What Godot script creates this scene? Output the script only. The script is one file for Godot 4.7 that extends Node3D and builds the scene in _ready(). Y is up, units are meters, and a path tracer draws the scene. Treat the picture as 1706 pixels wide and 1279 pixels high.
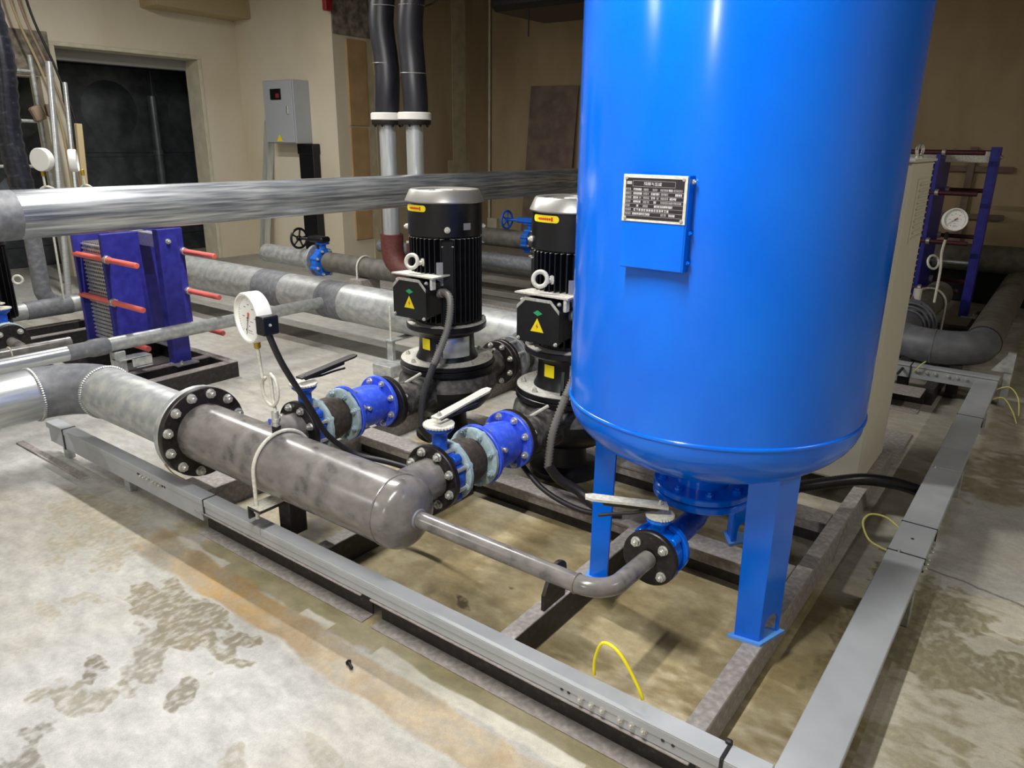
extends Node3D
# Pump room: blue pressure tank, two vertical inline pumps, header pipes, cable trays on a channel-steel skid.

var O := Vector3.ZERO            # base of the thing being built; shapes are given in room coordinates
var M := {}
var taken := {}
var bolt_cache := {}

class G:
	var V := PackedVector3Array()
	var N := PackedVector3Array()
	var U := PackedVector2Array()
	var xf := Transform3D.IDENTITY

	func tri(a: Vector3, b: Vector3, c: Vector3, na: Vector3, nb: Vector3, nc: Vector3, ua := Vector2.ZERO, ub := Vector2.ZERO, uc := Vector2.ZERO) -> void:
		var A := xf * a
		var B := xf * b
		var C := xf * c
		var x := xf.basis * na
		var y := xf.basis * nb
		var z := xf.basis * nc
		if (B - A).cross(C - A).dot(x + y + z) > 0.0:
			V.append_array([A, C, B])
			N.append_array([x, z, y])
			U.append_array([ua, uc, ub])
		else:
			V.append_array([A, B, C])
			N.append_array([x, y, z])
			U.append_array([ua, ub, uc])

	func quad(a: Vector3, b: Vector3, c: Vector3, d: Vector3, n: Vector3) -> void:
		tri(a, b, c, n, n, n, Vector2(0, 1), Vector2(1, 1), Vector2(1, 0))
		tri(a, c, d, n, n, n, Vector2(0, 1), Vector2(1, 0), Vector2(0, 0))

	func box(c: Vector3, s: Vector3, bev := 0.002, t := Transform3D.IDENTITY) -> G:
		var old := xf
		xf = xf * t
		var h := s * 0.5
		var b := minf(bev, minf(h.x, minf(h.y, h.z)) * 0.8)
		var ax := [Vector3.RIGHT, Vector3.UP, Vector3.BACK]
		for a in 3:
			var u := (a + 1) % 3
			var w := (a + 2) % 3
			for sg in [-1.0, 1.0]:
				var f: Vector3 = c + ax[a] * (h[a] * sg)
				var du: Vector3 = ax[u] * (h[u] - b)
				var dw: Vector3 = ax[w] * (h[w] - b)
				quad(f - du - dw, f + du - dw, f + du + dw, f - du + dw, ax[a] * sg)
				for sh in [-1.0, 1.0]:
					var p: Vector3 = c + ax[a] * (h[a] * sg) + ax[u] * ((h[u] - b) * sh)
					var q: Vector3 = c + ax[a] * ((h[a] - b) * sg) + ax[u] * (h[u] * sh)
					quad(p - dw, p + dw, q + dw, q - dw, (ax[a] * sg + ax[u] * sh).normalized())
		for x in [-1.0, 1.0]:
			for y in [-1.0, 1.0]:
				for z in [-1.0, 1.0]:
					var k := Vector3(x, y, z)
					var n := k.normalized()
					var e := h - Vector3(b, b, b)
					tri(c + Vector3(h.x, e.y, e.z) * k, c + Vector3(e.x, h.y, e.z) * k, c + Vector3(e.x, e.y, h.z) * k, n, n, n)
		xf = old
		return self

	# box by its two corners
	func bb(a: Vector3, b: Vector3, bev := 0.002) -> G:
		return box((a + b) * 0.5, (b - a).abs(), bev)

	func lathe(p: PackedVector2Array, seg := 32, t := Transform3D.IDENTITY, a0 := 0.0, a1 := TAU) -> G:
		var old := xf
		xf = xf * t
		var m := p.size() - 1
		var ns := []
		for i in m:
			var d := p[i + 1] - p[i]
			ns.append(Vector2(d.y, -d.x).normalized())
		for i in m:
			if p[i].distance_to(p[i + 1]) < 1e-6:
				continue
			var n0: Vector2 = ns[i]
			var n1: Vector2 = ns[i]
			if i > 0 and ns[i].dot(ns[i - 1]) > 0.8:
				n0 = (ns[i] + ns[i - 1]).normalized()
			if i < m - 1 and ns[i].dot(ns[i + 1]) > 0.8:
				n1 = (ns[i] + ns[i + 1]).normalized()
			for k in seg:
				var q0 := a0 + (a1 - a0) * k / seg
				var q1 := a0 + (a1 - a0) * (k + 1) / seg
				var e0 := Vector3(cos(q0), 0, sin(q0))
				var e1 := Vector3(cos(q1), 0, sin(q1))
				var y0 := Vector3(0, p[i].y, 0)
				var y1 := Vector3(0, p[i + 1].y, 0)
				var m00 := e0 * n0.x + Vector3(0, n0.y, 0)
				var m10 := e1 * n0.x + Vector3(0, n0.y, 0)
				var m01 := e0 * n1.x + Vector3(0, n1.y, 0)
				var m11 := e1 * n1.x + Vector3(0, n1.y, 0)
				if p[i].x > 1e-5:
					tri(e0 * p[i].x + y0, e1 * p[i].x + y0, e1 * p[i + 1].x + y1, m00, m10, m11)
				if p[i + 1].x > 1e-5:
					tri(e0 * p[i].x + y0, e1 * p[i + 1].x + y1, e0 * p[i + 1].x + y1, m00, m11, m01)
		xf = old
		return self

	static func along(a: Vector3, b: Vector3) -> Transform3D:
		var y := (b - a).normalized()
		var x := y.cross(Vector3.FORWARD if absf(y.z) < 0.9 else Vector3.RIGHT).normalized()
		return Transform3D(Basis(x, y, x.cross(y)), a)

	# closed cylinder from a to b with chamfered rims
	func cyl(a: Vector3, b: Vector3, r: float, seg := 24, bev := 0.002) -> G:
		var l := a.distance_to(b)
		var e := minf(bev, minf(r, l) * 0.4)
		return lathe([Vector2(0, 0), Vector2(r - e, 0), Vector2(r, e), Vector2(r, l - e), Vector2(r - e, l), Vector2(0, l)], seg, along(a, b))

	func tube(pts: PackedVector3Array, r: float, seg := 16, caps := true, ripple := 0.0) -> G:
		var n := pts.size()
		var dir := (pts[1] - pts[0]).normalized()
		var x := dir.cross(Vector3.UP if absf(dir.y) < 0.9 else Vector3.RIGHT).normalized()
		var rings := []
		for i in n:
			var d: Vector3
			if i == 0:
				d = dir
			elif i == n - 1:
				d = (pts[i] - pts[i - 1]).normalized()
			else:
				d = ((pts[i] - pts[i - 1]).normalized() + (pts[i + 1] - pts[i]).normalized()).normalized()
			x = (x - d * x.dot(d)).normalized()
			var y := d.cross(x)
			var ring := PackedVector3Array()
			for k in seg:
				var q := TAU * k / seg
				ring.append(x * cos(q) + y * sin(q))
			rings.append(ring)
		for i in n - 1:
			var ra := r + (ripple if i % 2 == 0 else -ripple)
			var rb := r + (ripple if i % 2 == 1 else -ripple)
			for k in seg:
				var k1 := (k + 1) % seg
				var a: Vector3 = rings[i][k]
				var b: Vector3 = rings[i][k1]
				var c: Vector3 = rings[i + 1][k1]
				var d: Vector3 = rings[i + 1][k]
				tri(pts[i] + a * ra, pts[i] + b * ra, pts[i + 1] + c * rb, a, b, c)
				tri(pts[i] + a * ra, pts[i + 1] + c * rb, pts[i + 1] + d * rb, a, c, d)
		if caps:
			for k in seg:
				var k1 := (k + 1) % seg
				var d0 := (pts[0] - pts[1]).normalized()
				var d1 := (pts[n - 1] - pts[n - 2]).normalized()
				tri(pts[0], pts[0] + rings[0][k] * r, pts[0] + rings[0][k1] * r, d0, d0, d0)
				tri(pts[n - 1], pts[n - 1] + rings[n - 1][k] * r, pts[n - 1] + rings[n - 1][k1] * r, d1, d1, d1)
		return self

	# outline in the local XY plane, drawn out along local Z from 0 to depth
	func prism(poly: PackedVector2Array, depth: float, t := Transform3D.IDENTITY) -> G:
		var old := xf
		xf = xf * t
		var idx := Geometry2D.triangulate_polygon(poly)
		var zd := Vector3(0, 0, depth)
		for i in range(0, idx.size(), 3):
			var a := Vector3(poly[idx[i]].x, poly[idx[i]].y, 0)
			var b := Vector3(poly[idx[i + 1]].x, poly[idx[i + 1]].y, 0)
			var c := Vector3(poly[idx[i + 2]].x, poly[idx[i + 2]].y, 0)
			tri(a, b, c, Vector3.FORWARD, Vector3.FORWARD, Vector3.FORWARD)
			tri(a + zd, b + zd, c + zd, Vector3.BACK, Vector3.BACK, Vector3.BACK)
		var cw := Geometry2D.is_polygon_clockwise(poly)
		for i in poly.size():
			var p := poly[i]
			var q := poly[(i + 1) % poly.size()]
			var d := (q - p).normalized()
			var n := Vector3(-d.y, d.x, 0) if cw else Vector3(d.y, -d.x, 0)
			quad(Vector3(p.x, p.y, 0), Vector3(q.x, q.y, 0), Vector3(q.x, q.y, depth), Vector3(p.x, p.y, depth), n)
		xf = old
		return self

	func ring(c: Vector3, axis: Vector3, R: float, r: float, seg := 36, sub := 10) -> G:
		var t := along(c, c + axis)
		var pr := PackedVector2Array()
		for i in sub + 1:
			var q := TAU * i / sub
			pr.append(Vector2(R + r * cos(q), r * sin(q)))
		return lathe(pr, seg, t)

	func mesh(o: Vector3) -> ArrayMesh:
		var P := PackedVector3Array()
		P.resize(V.size())
		for i in V.size():
			P[i] = V[i] - o
		var a := []
		a.resize(Mesh.ARRAY_MAX)
		a[Mesh.ARRAY_VERTEX] = P
		a[Mesh.ARRAY_NORMAL] = N
		a[Mesh.ARRAY_TEX_UV] = U
		var m := ArrayMesh.new()
		m.add_surface_from_arrays(Mesh.PRIMITIVE_TRIANGLES, a)
		return m

func unique(called: String) -> String:
	var k: int = taken.get(called, 0)
	taken[called] = k + 1
	return called if k == 0 else "%s_%03d" % [called, k]

func tag(o: Node, label: String, cat: String, group := "") -> void:
	o.set_meta("label", label)
	o.set_meta("category", cat)
	if group:
		o.set_meta("group", group)

func thing(called: String, label: String, cat: String, at: Vector3, group := "") -> Node3D:
	var o := Node3D.new()
	o.name = unique(called)
	o.position = at
	O = at
	add_child(o)
	tag(o, label, cat, group)
	return o

func part(called: String, g: G, m: Material, parent: Node) -> MeshInstance3D:
	var i := MeshInstance3D.new()
	i.name = called
	i.mesh = g.mesh(O)
	i.material_override = null
	i.mesh.surface_set_material(0, m)
	parent.add_child(i, true)
	return i

func single(called: String, g: G, m: Material, label: String, cat: String, at: Vector3, group := "") -> MeshInstance3D:
	var i := MeshInstance3D.new()
	i.name = unique(called)
	i.mesh = g.mesh(at)
	i.mesh.surface_set_material(0, m)
	i.position = at
	add_child(i)
	tag(i, label, cat, group)
	return i

func struct(called: String, g: G, m: Material, parent: Node = null) -> MeshInstance3D:
	var i := MeshInstance3D.new()
	i.name = called
	i.mesh = g.mesh(Vector3.ZERO)
	i.mesh.surface_set_material(0, m)
	if parent:
		parent.add_child(i, true)
	else:
		add_child(i)
		i.set_meta("kind", "structure")
	return i

# a copy of a thing, moved by shift
func copy_of(o: Node3D, shift: Vector3, label: String) -> Node3D:
	var c: Node3D = o.duplicate()
	c.name = unique(String(o.name))
	c.position = o.position + shift
	add_child(c)
	c.set_meta("label", label)
	return c

# ---------------------------------------------------------------- materials
func c8(r: int, g: int, b: int) -> Color:
	return Color8(r, g, b)

func mat(col: Color, rough := 0.6, metal := 0.0, spec := 0.5) -> StandardMaterial3D:
	var m := StandardMaterial3D.new()
	m.albedo_color = col
	m.roughness = rough
	m.metallic = metal
	m.metallic_specular = spec
	return m

func noise_image(sd: int, freq: float, size: int, octaves := 4, typ := FastNoiseLite.TYPE_SIMPLEX_SMOOTH) -> Image:
	var f := FastNoiseLite.new()
	f.seed = sd
	f.frequency = freq
	f.noise_type = typ
	f.fractal_octaves = octaves
	return f.get_seamless_image(size, size, false, false, 0.15)

# noise turned to colours by a list of [position, colour] stops
func noise_tex(sd: int, freq: float, stops: Array, size := 256, octaves := 4) -> ImageTexture:
	var src := noise_image(sd, freq, size, octaves).get_data()
	var gr := Gradient.new()
	gr.offsets = PackedFloat32Array(stops.map(func(s): return s[0]))
	gr.colors = PackedColorArray(stops.map(func(s): return s[1]))
	var lut := PackedByteArray()
	for i in 256:
		var c := gr.sample(i / 255.0)
		lut.append_array([c.r8, c.g8, c.b8])
	var out := PackedByteArray()
	out.resize(size * size * 3)
	for i in size * size:
		var k := src[i] * 3
		out[i * 3] = lut[k]
		out[i * 3 + 1] = lut[k + 1]
		out[i * 3 + 2] = lut[k + 2]
	return ImageTexture.create_from_image(Image.create_from_data(size, size, false, Image.FORMAT_RGB8, out))

# a material whose colour is mottled: triplanar noise, tiles of 1/scale metres
func mottled(sd: int, freq: float, stops: Array, scale: Vector3, rough: float, metal := 0.0, octaves := 4) -> StandardMaterial3D:
	var m := mat(Color.WHITE, rough, metal)
	m.albedo_texture = noise_tex(sd, freq, stops, 256, octaves)
	m.uv1_triplanar = true
	m.uv1_world_triplanar = true
	m.uv1_scale = scale
	return m

func make_materials() -> void:
	M.tank = mottled(3, 0.012, [[0.0, c8(0, 98, 222)], [0.5, c8(0, 104, 228)], [1.0, c8(6, 112, 232)]], Vector3(1.3, 0.7, 1.3), 0.17)
	M.blue_dark = mottled(4, 0.03, [[0.25, c8(18, 70, 178)], [0.7, c8(26, 86, 196)], [0.9, c8(90, 118, 176)]], Vector3(6, 6, 6), 0.38)
	M.blue_check = mottled(5, 0.03, [[0.25, c8(48, 82, 220)], [0.6, c8(60, 92, 222)], [0.95, c8(96, 116, 216)]], Vector3(5, 5, 5), 0.4)
	M.hx_blue = mottled(6, 0.02, [[0.2, c8(36, 36, 128)], [0.8, c8(46, 48, 146)]], Vector3(3, 3, 3), 0.42)
	M.joint_gray = mottled(7, 0.03, [[0.2, c8(146, 168, 174)], [0.7, c8(164, 184, 188)], [0.95, c8(184, 194, 192)]], Vector3(6, 6, 6), 0.55)
	M.rubber = mottled(8, 0.03, [[0.2, c8(44, 38, 34)], [0.75, c8(70, 60, 50)], [1.0, c8(104, 92, 76)]], Vector3(6, 6, 6), 0.75)
	M.black = mottled(9, 0.02, [[0.3, c8(10, 11, 15)], [0.8, c8(15, 16, 20)], [1.0, c8(32, 31, 30)]], Vector3(5, 5, 5), 0.36)
	M.black_flange = mottled(10, 0.03, [[0.3, c8(20, 17, 17)], [0.72, c8(30, 26, 25)], [1.0, c8(74, 66, 62)]], Vector3(7, 7, 7), 0.42)
	M.dusty_black = mottled(37, 0.02, [[0.2, c8(40, 39, 39)], [0.5, c8(62, 60, 58)], [0.8, c8(98, 95, 89)]], Vector3(5, 5, 5), 0.6)
	M.blue_lug = mottled(38, 0.02, [[0.2, c8(22, 96, 206)], [0.8, c8(40, 116, 222)]], Vector3(6, 6, 6), 0.36)
	M.dust = mottled(11, 0.03, [[0.2, c8(158, 156, 147)], [0.8, c8(184, 182, 172)]], Vector3(6, 6, 6), 0.9)
	M.header = mottled(12, 0.012, [[0.16, c8(76, 73, 73)], [0.34, c8(102, 99, 97)], [0.6, c8(114, 110, 107)], [0.9, c8(128, 125, 121)]], Vector3(2.6, 4.4, 4.4), 0.24, 0.0, 5)
	M.primer = mottled(13, 0.02, [[0.2, c8(96, 99, 104)], [0.7, c8(120, 122, 126)], [1.0, c8(144, 142, 140)]], Vector3(4, 4, 4), 0.55)
	M.galv = mottled(14, 0.02, [[0.15, c8(176, 181, 184)], [0.5, c8(192, 196, 198)], [0.9, c8(210, 212, 211)]], Vector3(9, 9, 0.8), 0.3, 0.65)
	M.galv_dusty = mottled(15, 0.016, [[0.2, c8(152, 156, 158)], [0.5, c8(170, 173, 173)], [0.85, c8(190, 190, 184)]], Vector3(3, 5, 5), 0.42, 0.4)
	M.galv_long = mottled(16, 0.012, [[0.2, c8(122, 128, 136)], [0.5, c8(164, 169, 175)], [0.85, c8(214, 216, 216)]], Vector3(16, 16, 0.6), 0.27, 0.7, 5)
	M.galv_up = mottled(36, 0.012, [[0.2, c8(190, 196, 200)], [0.8, c8(214, 218, 220)]], Vector3(4, 0.8, 4), 0.28, 0.6)
	M.zinc = mat(c8(206, 206, 200), 0.32, 0.7)
	M.chrome = mat(c8(220, 218, 212), 0.22, 0.9)
	M.white_metal = mottled(17, 0.03, [[0.2, c8(186, 184, 172)], [0.8, c8(214, 212, 200)]], Vector3(8, 8, 8), 0.5)
	M.tray = mottled(18, 0.012, [[0.2, c8(156, 160, 163)], [0.8, c8(166, 169, 172)]], Vector3(1.5, 1.5, 1.5), 0.5)
	M.tray_gap = mat(c8(40, 42, 44), 0.7)
	M.steel_dusty = mottled(19, 0.03, [[0.2, c8(132, 126, 122)], [0.6, c8(148, 142, 138)], [0.95, c8(168, 162, 157)]], Vector3(5, 5, 5), 0.7)
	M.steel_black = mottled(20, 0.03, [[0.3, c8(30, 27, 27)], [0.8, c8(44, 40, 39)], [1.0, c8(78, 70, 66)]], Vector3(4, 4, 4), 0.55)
	M.wall = mottled(21, 0.008, [[0.2, c8(205, 194, 170)], [0.5, c8(213, 203, 181)], [0.8, c8(218, 209, 189)]], Vector3(0.35, 0.22, 0.35), 0.9)
	M.wall_brown = mottled(22, 0.01, [[0.2, c8(156, 136, 106)], [0.5, c8(168, 149, 118)], [0.85, c8(178, 160, 130)]], Vector3(0.45, 0.16, 0.45), 0.9)
	M.plaster = mottled(23, 0.02, [[0.2, c8(172, 160, 128)], [0.8, c8(190, 178, 148)]], Vector3(1, 1, 1), 0.9)
	M.trim = mottled(24, 0.02, [[0.2, c8(196, 190, 166)], [0.8, c8(210, 204, 182)]], Vector3(1, 1, 1), 0.75)
	M.concrete_raw = mottled(25, 0.02, [[0.2, c8(92, 86, 78)], [0.5, c8(120, 112, 100)], [0.85, c8(150, 140, 126)]], Vector3(1.5, 1.5, 1.5), 0.95)
	M.board_tan = mottled(26, 0.015, [[0.2, c8(158, 128, 86)], [0.8, c8(172, 142, 100)]], Vector3(0.8, 0.8, 0.8), 0.9)
	M.board_gray = mottled(27, 0.015, [[0.2, c8(112, 96, 86)], [0.8, c8(132, 116, 104)]], Vector3(1, 1, 1), 0.9)
	M.ceiling = mat(c8(150, 146, 138), 0.95)
	M.dark_room = mat(c8(150, 150, 146), 0.9)
	M.tank_panel = mottled(28, 0.02, [[0.2, c8(78, 84, 88)], [0.8, c8(96, 102, 106)]], Vector3(1, 1, 1), 0.3, 0.6)
	M.cabinet = mat(c8(196, 192, 176), 0.55)
	M.box_gray = mat(c8(168, 173, 177), 0.5)
	M.box_gray.metallic_specular = 0.4
	M.insulation = mottled(29, 0.02, [[0.2, c8(22, 22, 30)], [0.8, c8(34, 34, 42)]], Vector3(3, 1, 3), 0.42)
	M.foil = mottled(30, 0.02, [[0.2, c8(34, 36, 44)], [0.7, c8(50, 52, 62)], [1.0, c8(96, 98, 108)]], Vector3(3, 5, 3), 0.3, 0.3)
	M.white_band = mat(c8(226, 224, 216), 0.6)
	M.red_primer = mottled(31, 0.03, [[0.2, c8(82, 40, 36)], [0.8, c8(104, 54, 48)]], Vector3(4, 4, 4), 0.6)
	M.red_sleeve = mat(c8(232, 112, 100), 0.45)
	M.dark_red = mat(c8(70, 26, 36), 0.5)
	M.yellow = mat(c8(240, 220, 20), 0.5)
	M.yellow_wire = mat(c8(236, 222, 30), 0.45)
	M.yellow_dim = mat(c8(200, 196, 110), 0.5)
	M.brass = mat(c8(190, 160, 60), 0.35, 0.7)
	M.green = mat(c8(40, 160, 100), 0.6)
	M.red = mat(c8(215, 50, 30), 0.5)
	M.cable = mat(c8(30, 28, 32), 0.5)
	M.conduit = mat(c8(58, 58, 62), 0.42)
	M.conduit_gray = mat(c8(112, 110, 106), 0.45)
	M.gauge_white = mat(c8(232, 232, 226), 0.35)
	M.label_gray = mottled(32, 0.05, [[0.3, c8(120, 122, 128)], [0.7, c8(168, 168, 172)]], Vector3(30, 30, 30), 0.4, 0.4)
	M.lever = mottled(33, 0.03, [[0.2, c8(176, 174, 164)], [0.8, c8(206, 204, 192)]], Vector3(8, 8, 8), 0.55)
	M.lever_black = mat(c8(38, 36, 36), 0.5)
	M.wood = mat(c8(176, 160, 122), 0.8)
	M.elbow_gray = mottled(34, 0.02, [[0.2, c8(84, 86, 92)], [0.7, c8(100, 101, 106)], [1.0, c8(118, 116, 114)]], Vector3(2, 2, 2), 0.5)
	M.pipe_dark = mottled(35, 0.02, [[0.2, c8(84, 82, 76)], [0.7, c8(108, 104, 96)]], Vector3(2, 2, 2), 0.6)
	M.speckle = speckle_texture()
	M.copperish = mat(c8(150, 128, 110), 0.5)

# ---------------------------------------------------------------- floor
func speckle_texture() -> ImageTexture:
	# fine grit, pores and trowel streaks of worn concrete
	var size := 1024
	var fine := noise_image(71, 0.16, size, 3).get_data()
	var mid := noise_image(72, 0.035, size, 5).get_data()
	var pores := noise_image(73, 0.09, size, 2).get_data()
	var px := PackedByteArray()
	px.resize(size * size * 3)
	for i in size * size:
		var v := 238 + (fine[i] - 128) / 9 + (mid[i] - 128) / 11
		if pores[i] > 196:
			v -= (pores[i] - 196) / 2
		v = clampi(v, 110, 255)
		px[i * 3] = v
		px[i * 3 + 1] = v
		px[i * 3 + 2] = maxi(v - 3, 0)
	return ImageTexture.create_from_image(Image.create_from_data(size, size, false, Image.FORMAT_RGB8, px))

func floor_mesh() -> void:
	var fa := FastNoiseLite.new()
	fa.seed = 41
	fa.frequency = 0.55
	fa.fractal_octaves = 4
	var fb := FastNoiseLite.new()
	fb.seed = 42
	fb.frequency = 3.2
	fb.fractal_octaves = 4
	var fc := FastNoiseLite.new()
	fc.seed = 43
	fc.frequency = 16.0
	fc.fractal_octaves = 3
	# [centre, half size, turn, colour, strength] of stains and worn spots seen on the concrete
	var spots := [
		[-1.96, -0.70, 0.10, 0.045, 0.5, Color8(112, 106, 93), 0.95],
		[-1.87, -0.61, 0.11, 0.05, -0.3, Color8(140, 134, 120), 0.85],
		[-1.88, -0.80, 0.17, 0.06, 0.55, Color8(132, 126, 113), 0.85],
		[-1.66, -0.79, 0.055, 0.035, 0.9, Color8(120, 114, 101), 0.9],
		[-1.77, -0.46, 0.11, 0.05, 0.6, Color8(120, 116, 108), 0.9],
		[-1.95, -0.97, 0.30, 0.085, 0.12, Color8(124, 116, 98), 0.95],
		[-2.30, -0.82, 0.09, 0.10, 0.3, Color8(154, 146, 128), 0.7],
		[-1.35, -0.72, 0.12, 0.03, 0.5, Color8(150, 143, 129), 0.7],
		[-1.15, -0.86, 0.10, 0.025, 0.2, Color8(150, 143, 129), 0.6],
		[-2.75, -1.05, 0.30, 0.16, 0.2, Color8(146, 137, 117), 0.7],
		[-0.02, -2.30, 0.34, 0.26, 0.3, Color8(132, 124, 98), 0.85],
		[0.22, -1.75, 0.22, 0.20, 0.4, Color8(140, 131, 106), 0.7],
		[-0.10, -3.75, 0.20, 0.35, 0.1, Color8(128, 120, 96), 0.8],
		[-0.30, -2.15, 0.06, 0.35, 0.0, Color8(110, 100, 66), 0.8],
		[-1.28, -1.72, 0.05, 0.022, 0.5, Color8(88, 74, 50), 1.0],
		[-1.33, -1.55, 0.05, 0.020, 0.5, Color8(92, 80, 58), 1.0],
	]
	var pick := func(x: float, z: float) -> Color:
		var a := fa.get_noise_2d(x, z)
		var b := fb.get_noise_2d(x, z)
		var c := fc.get_noise_2d(x * 0.5, z)
		var col := Color8(184, 183, 181).lerp(Color8(166, 162, 153), clampf(0.5 + a * 1.4 + b * 0.4, 0, 1))
		# damp olive ground inside the skid and along its outer edge
		var damp := clampf((x + 2.55 + b * 0.5) * 2.4, 0, 1) * clampf((-1.255 - z + b * 0.03) * 40.0, 0, 1) * clampf((-0.13 - x + b * 0.06) * 14.0, 0, 1)
		damp *= clampf((z + 3.0 + a) * 2.0, 0.25, 1)
		var olive := Color8(172, 158, 122).lerp(Color8(138, 123, 86), clampf(0.45 + b * 1.9, 0, 1)).lerp(Color8(186, 176, 154), clampf(a * 2.0 + c * 0.8, 0, 0.85))
		col = col.lerp(olive, damp)
		if x > -0.18:
			col = col.lerp(Color8(200, 193, 174).lerp(Color8(158, 150, 127), clampf(0.45 + b * 1.6 + c * 1.6, 0, 1)), 0.85 if z > -2.62 - 0.35 * x + b * 0.05 or z < -3.45 + b * 0.2 else 0.12)
		if z > -1.29 and x < -0.3 and x > -2.75:
			var edge := clampf((-1.185 - z + b * 0.035) * 60.0, 0, 1)
			col = col.lerp(Color8(158, 149, 120).lerp(Color8(134, 127, 96), clampf(0.4 + b * 1.6, 0, 1)), edge * 0.9 * clampf((x + 2.42 + b * 0.2) * 14.0, 0, 1))
			# the pale strip, then the brown strip left by a removed beam
			var pale := clampf((0.028 - absf(z + 1.208 - b * 0.02)) * 120.0, 0, 1)
			if (x > -2.45 and x < -2.12) or (x > -1.70 and x < -1.57) or (x > -1.38 and x < -0.68):
				col = col.lerp(Color8(192, 189, 177), pale)
			var zc := -1.135 + 0.05 * clampf((x + 1.9) * 0.5, -0.3, 0.8)
			var brown := clampf((0.072 - absf(z - zc + b * 0.03)) * 70.0, 0, 1) * clampf((x + 2.56 + b * 0.1) * 12.0, 0, 1)
			var rust := clampf(1.0 - absf(x + 1.93) * 2.6, 0, 1)
			col = col.lerp(Color8(172, 157, 133).lerp(Color8(160, 126, 74), rust).lerp(Color8(148, 129, 100), clampf(b * 1.8, 0, 0.8)), brown * clampf(0.82 + c * 0.5 + b * 0.5, 0.3, 0.95))
		for s in spots:
			var dx: float = x - s[0]
			var dz: float = z - s[1]
			if absf(dx) < 0.6 and absf(dz) < 0.6:
				var cs := cos(s[4])
				var sn := sin(s[4])
				var u: float = (dx * cs + dz * sn) / s[2]
				var v: float = (dz * cs - dx * sn) / s[3]
				var k := clampf((1.0 - u * u - v * v + b * 2.2 + c * 1.2) * 2.4, 0, 1) * clampf(0.8 + 1.1 * fc.get_noise_2d(x * 0.9 + z * 1.2, z * 0.5 - x * 2.0), 0.35, 1)
				col = col.lerp(s[5], k * s[6])
		var g := 1.0 + c * 0.10 + b * 0.05
		# hairline seam across the right-hand slab
		if x > -0.35 and absf(z + 2.66 - x * 0.2 + b * 0.03) < 0.006:
			g *= 0.72
		return Color(col.r * g, col.g * g, col.b * g)
	var m := ArrayMesh.new()
	var areas := [[-4.0, -2.9, 0.8, 0.3, 1920, 1280], [-13.0, -9.2, 5.0, 8.8, 720, 720]]
	for n in 2:
		var r: Array = areas[n]
		var w: int = r[4]
		var h: int = r[5]
		var px := PackedByteArray()
		px.resize(w * h * 3)
		var at := 0
		for j in h:
			var z: float = r[1] + (r[3] - r[1]) * (j + 0.5) / h
			for i in w:
				var x: float = r[0] + (r[2] - r[0]) * (i + 0.5) / w
				if n == 1 and x > -3.9 and x < 0.7 and z > -2.8 and z < 0.2:
					at += 3
					continue
				var c: Color = pick.call(x, z)
				px[at] = c.r8
				px[at + 1] = c.g8
				px[at + 2] = c.b8
				at += 3
		var fm := mat(Color.WHITE, 0.72)
		fm.albedo_texture = ImageTexture.create_from_image(Image.create_from_data(w, h, false, Image.FORMAT_RGB8, px))
		fm.detail_enabled = true
		fm.detail_blend_mode = BaseMaterial3D.BLEND_MODE_MUL
		fm.detail_uv_layer = BaseMaterial3D.DETAIL_UV_2
		fm.detail_albedo = M.speckle
		fm.uv2_triplanar = true
		fm.uv2_world_triplanar = true
		fm.uv2_scale = Vector3(1.15, 1.15, 1.15)
		var rects := [[r[0], r[1], r[2], r[3]]]
		if n == 1:
			var q: Array = areas[0]
			rects = [[r[0], r[1], r[2], q[1]], [r[0], q[3], r[2], r[3]], [r[0], q[1], q[0], q[3]], [q[2], q[1], r[2], q[3]]]
		var V := PackedVector3Array()
		var N := PackedVector3Array()
		var U := PackedVector2Array()
		for e in rects:
			var c := [Vector2(e[0], e[1]), Vector2(e[2], e[1]), Vector2(e[2], e[3]), Vector2(e[0], e[3])]
			for k in [0, 1, 2, 0, 2, 3]:
				var p: Vector2 = c[k]
				V.append(Vector3(p.x, 0, p.y))
				N.append(Vector3.UP)
				U.append(Vector2((p.x - r[0]) / (r[2] - r[0]), (p.y - r[1]) / (r[3] - r[1])))
		var a := []
		a.resize(Mesh.ARRAY_MAX)
		a[Mesh.ARRAY_VERTEX] = V
		a[Mesh.ARRAY_NORMAL] = N
		a[Mesh.ARRAY_TEX_UV] = U
		m.add_surface_from_arrays(Mesh.PRIMITIVE_TRIANGLES, a)
		m.surface_set_material(n, fm)
	var f := MeshInstance3D.new()
	f.name = "floor"
	f.mesh = m
	add_child(f)
	f.set_meta("kind", "structure")
	var slab := struct("floor_slab", G.new().bb(Vector3(-13, -0.3, -9.2), Vector3(5, -0.004, 8.8), 0.0), M.concrete_raw, f)
	slab.name = "slab"

# ---------------------------------------------------------------- shared shapes
func arc(pts: Array, rads: Array, steps := 8) -> PackedVector3Array:
	var out := PackedVector3Array([pts[0]])
	for i in range(1, pts.size() - 1):
		var p: Vector3 = pts[i]
		var a: Vector3 = (pts[i - 1] - p).normalized()
		var b: Vector3 = (pts[i + 1] - p).normalized()
		var ang := a.angle_to(b)
		var l: float = rads[i - 1] / tan(ang / 2.0)
		var p0 := p + a * l
		var p1 := p + b * l
		var ctr: Vector3 = p + (a + b).normalized() * (rads[i - 1] / sin(ang / 2.0))
		var v0 := p0 - ctr
		var v1 := p1 - ctr
		for k in steps + 1:
			out.append(ctr + v0.slerp(v1, float(k) / steps))
	out.append(pts[pts.size() - 1])
	return out

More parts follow.
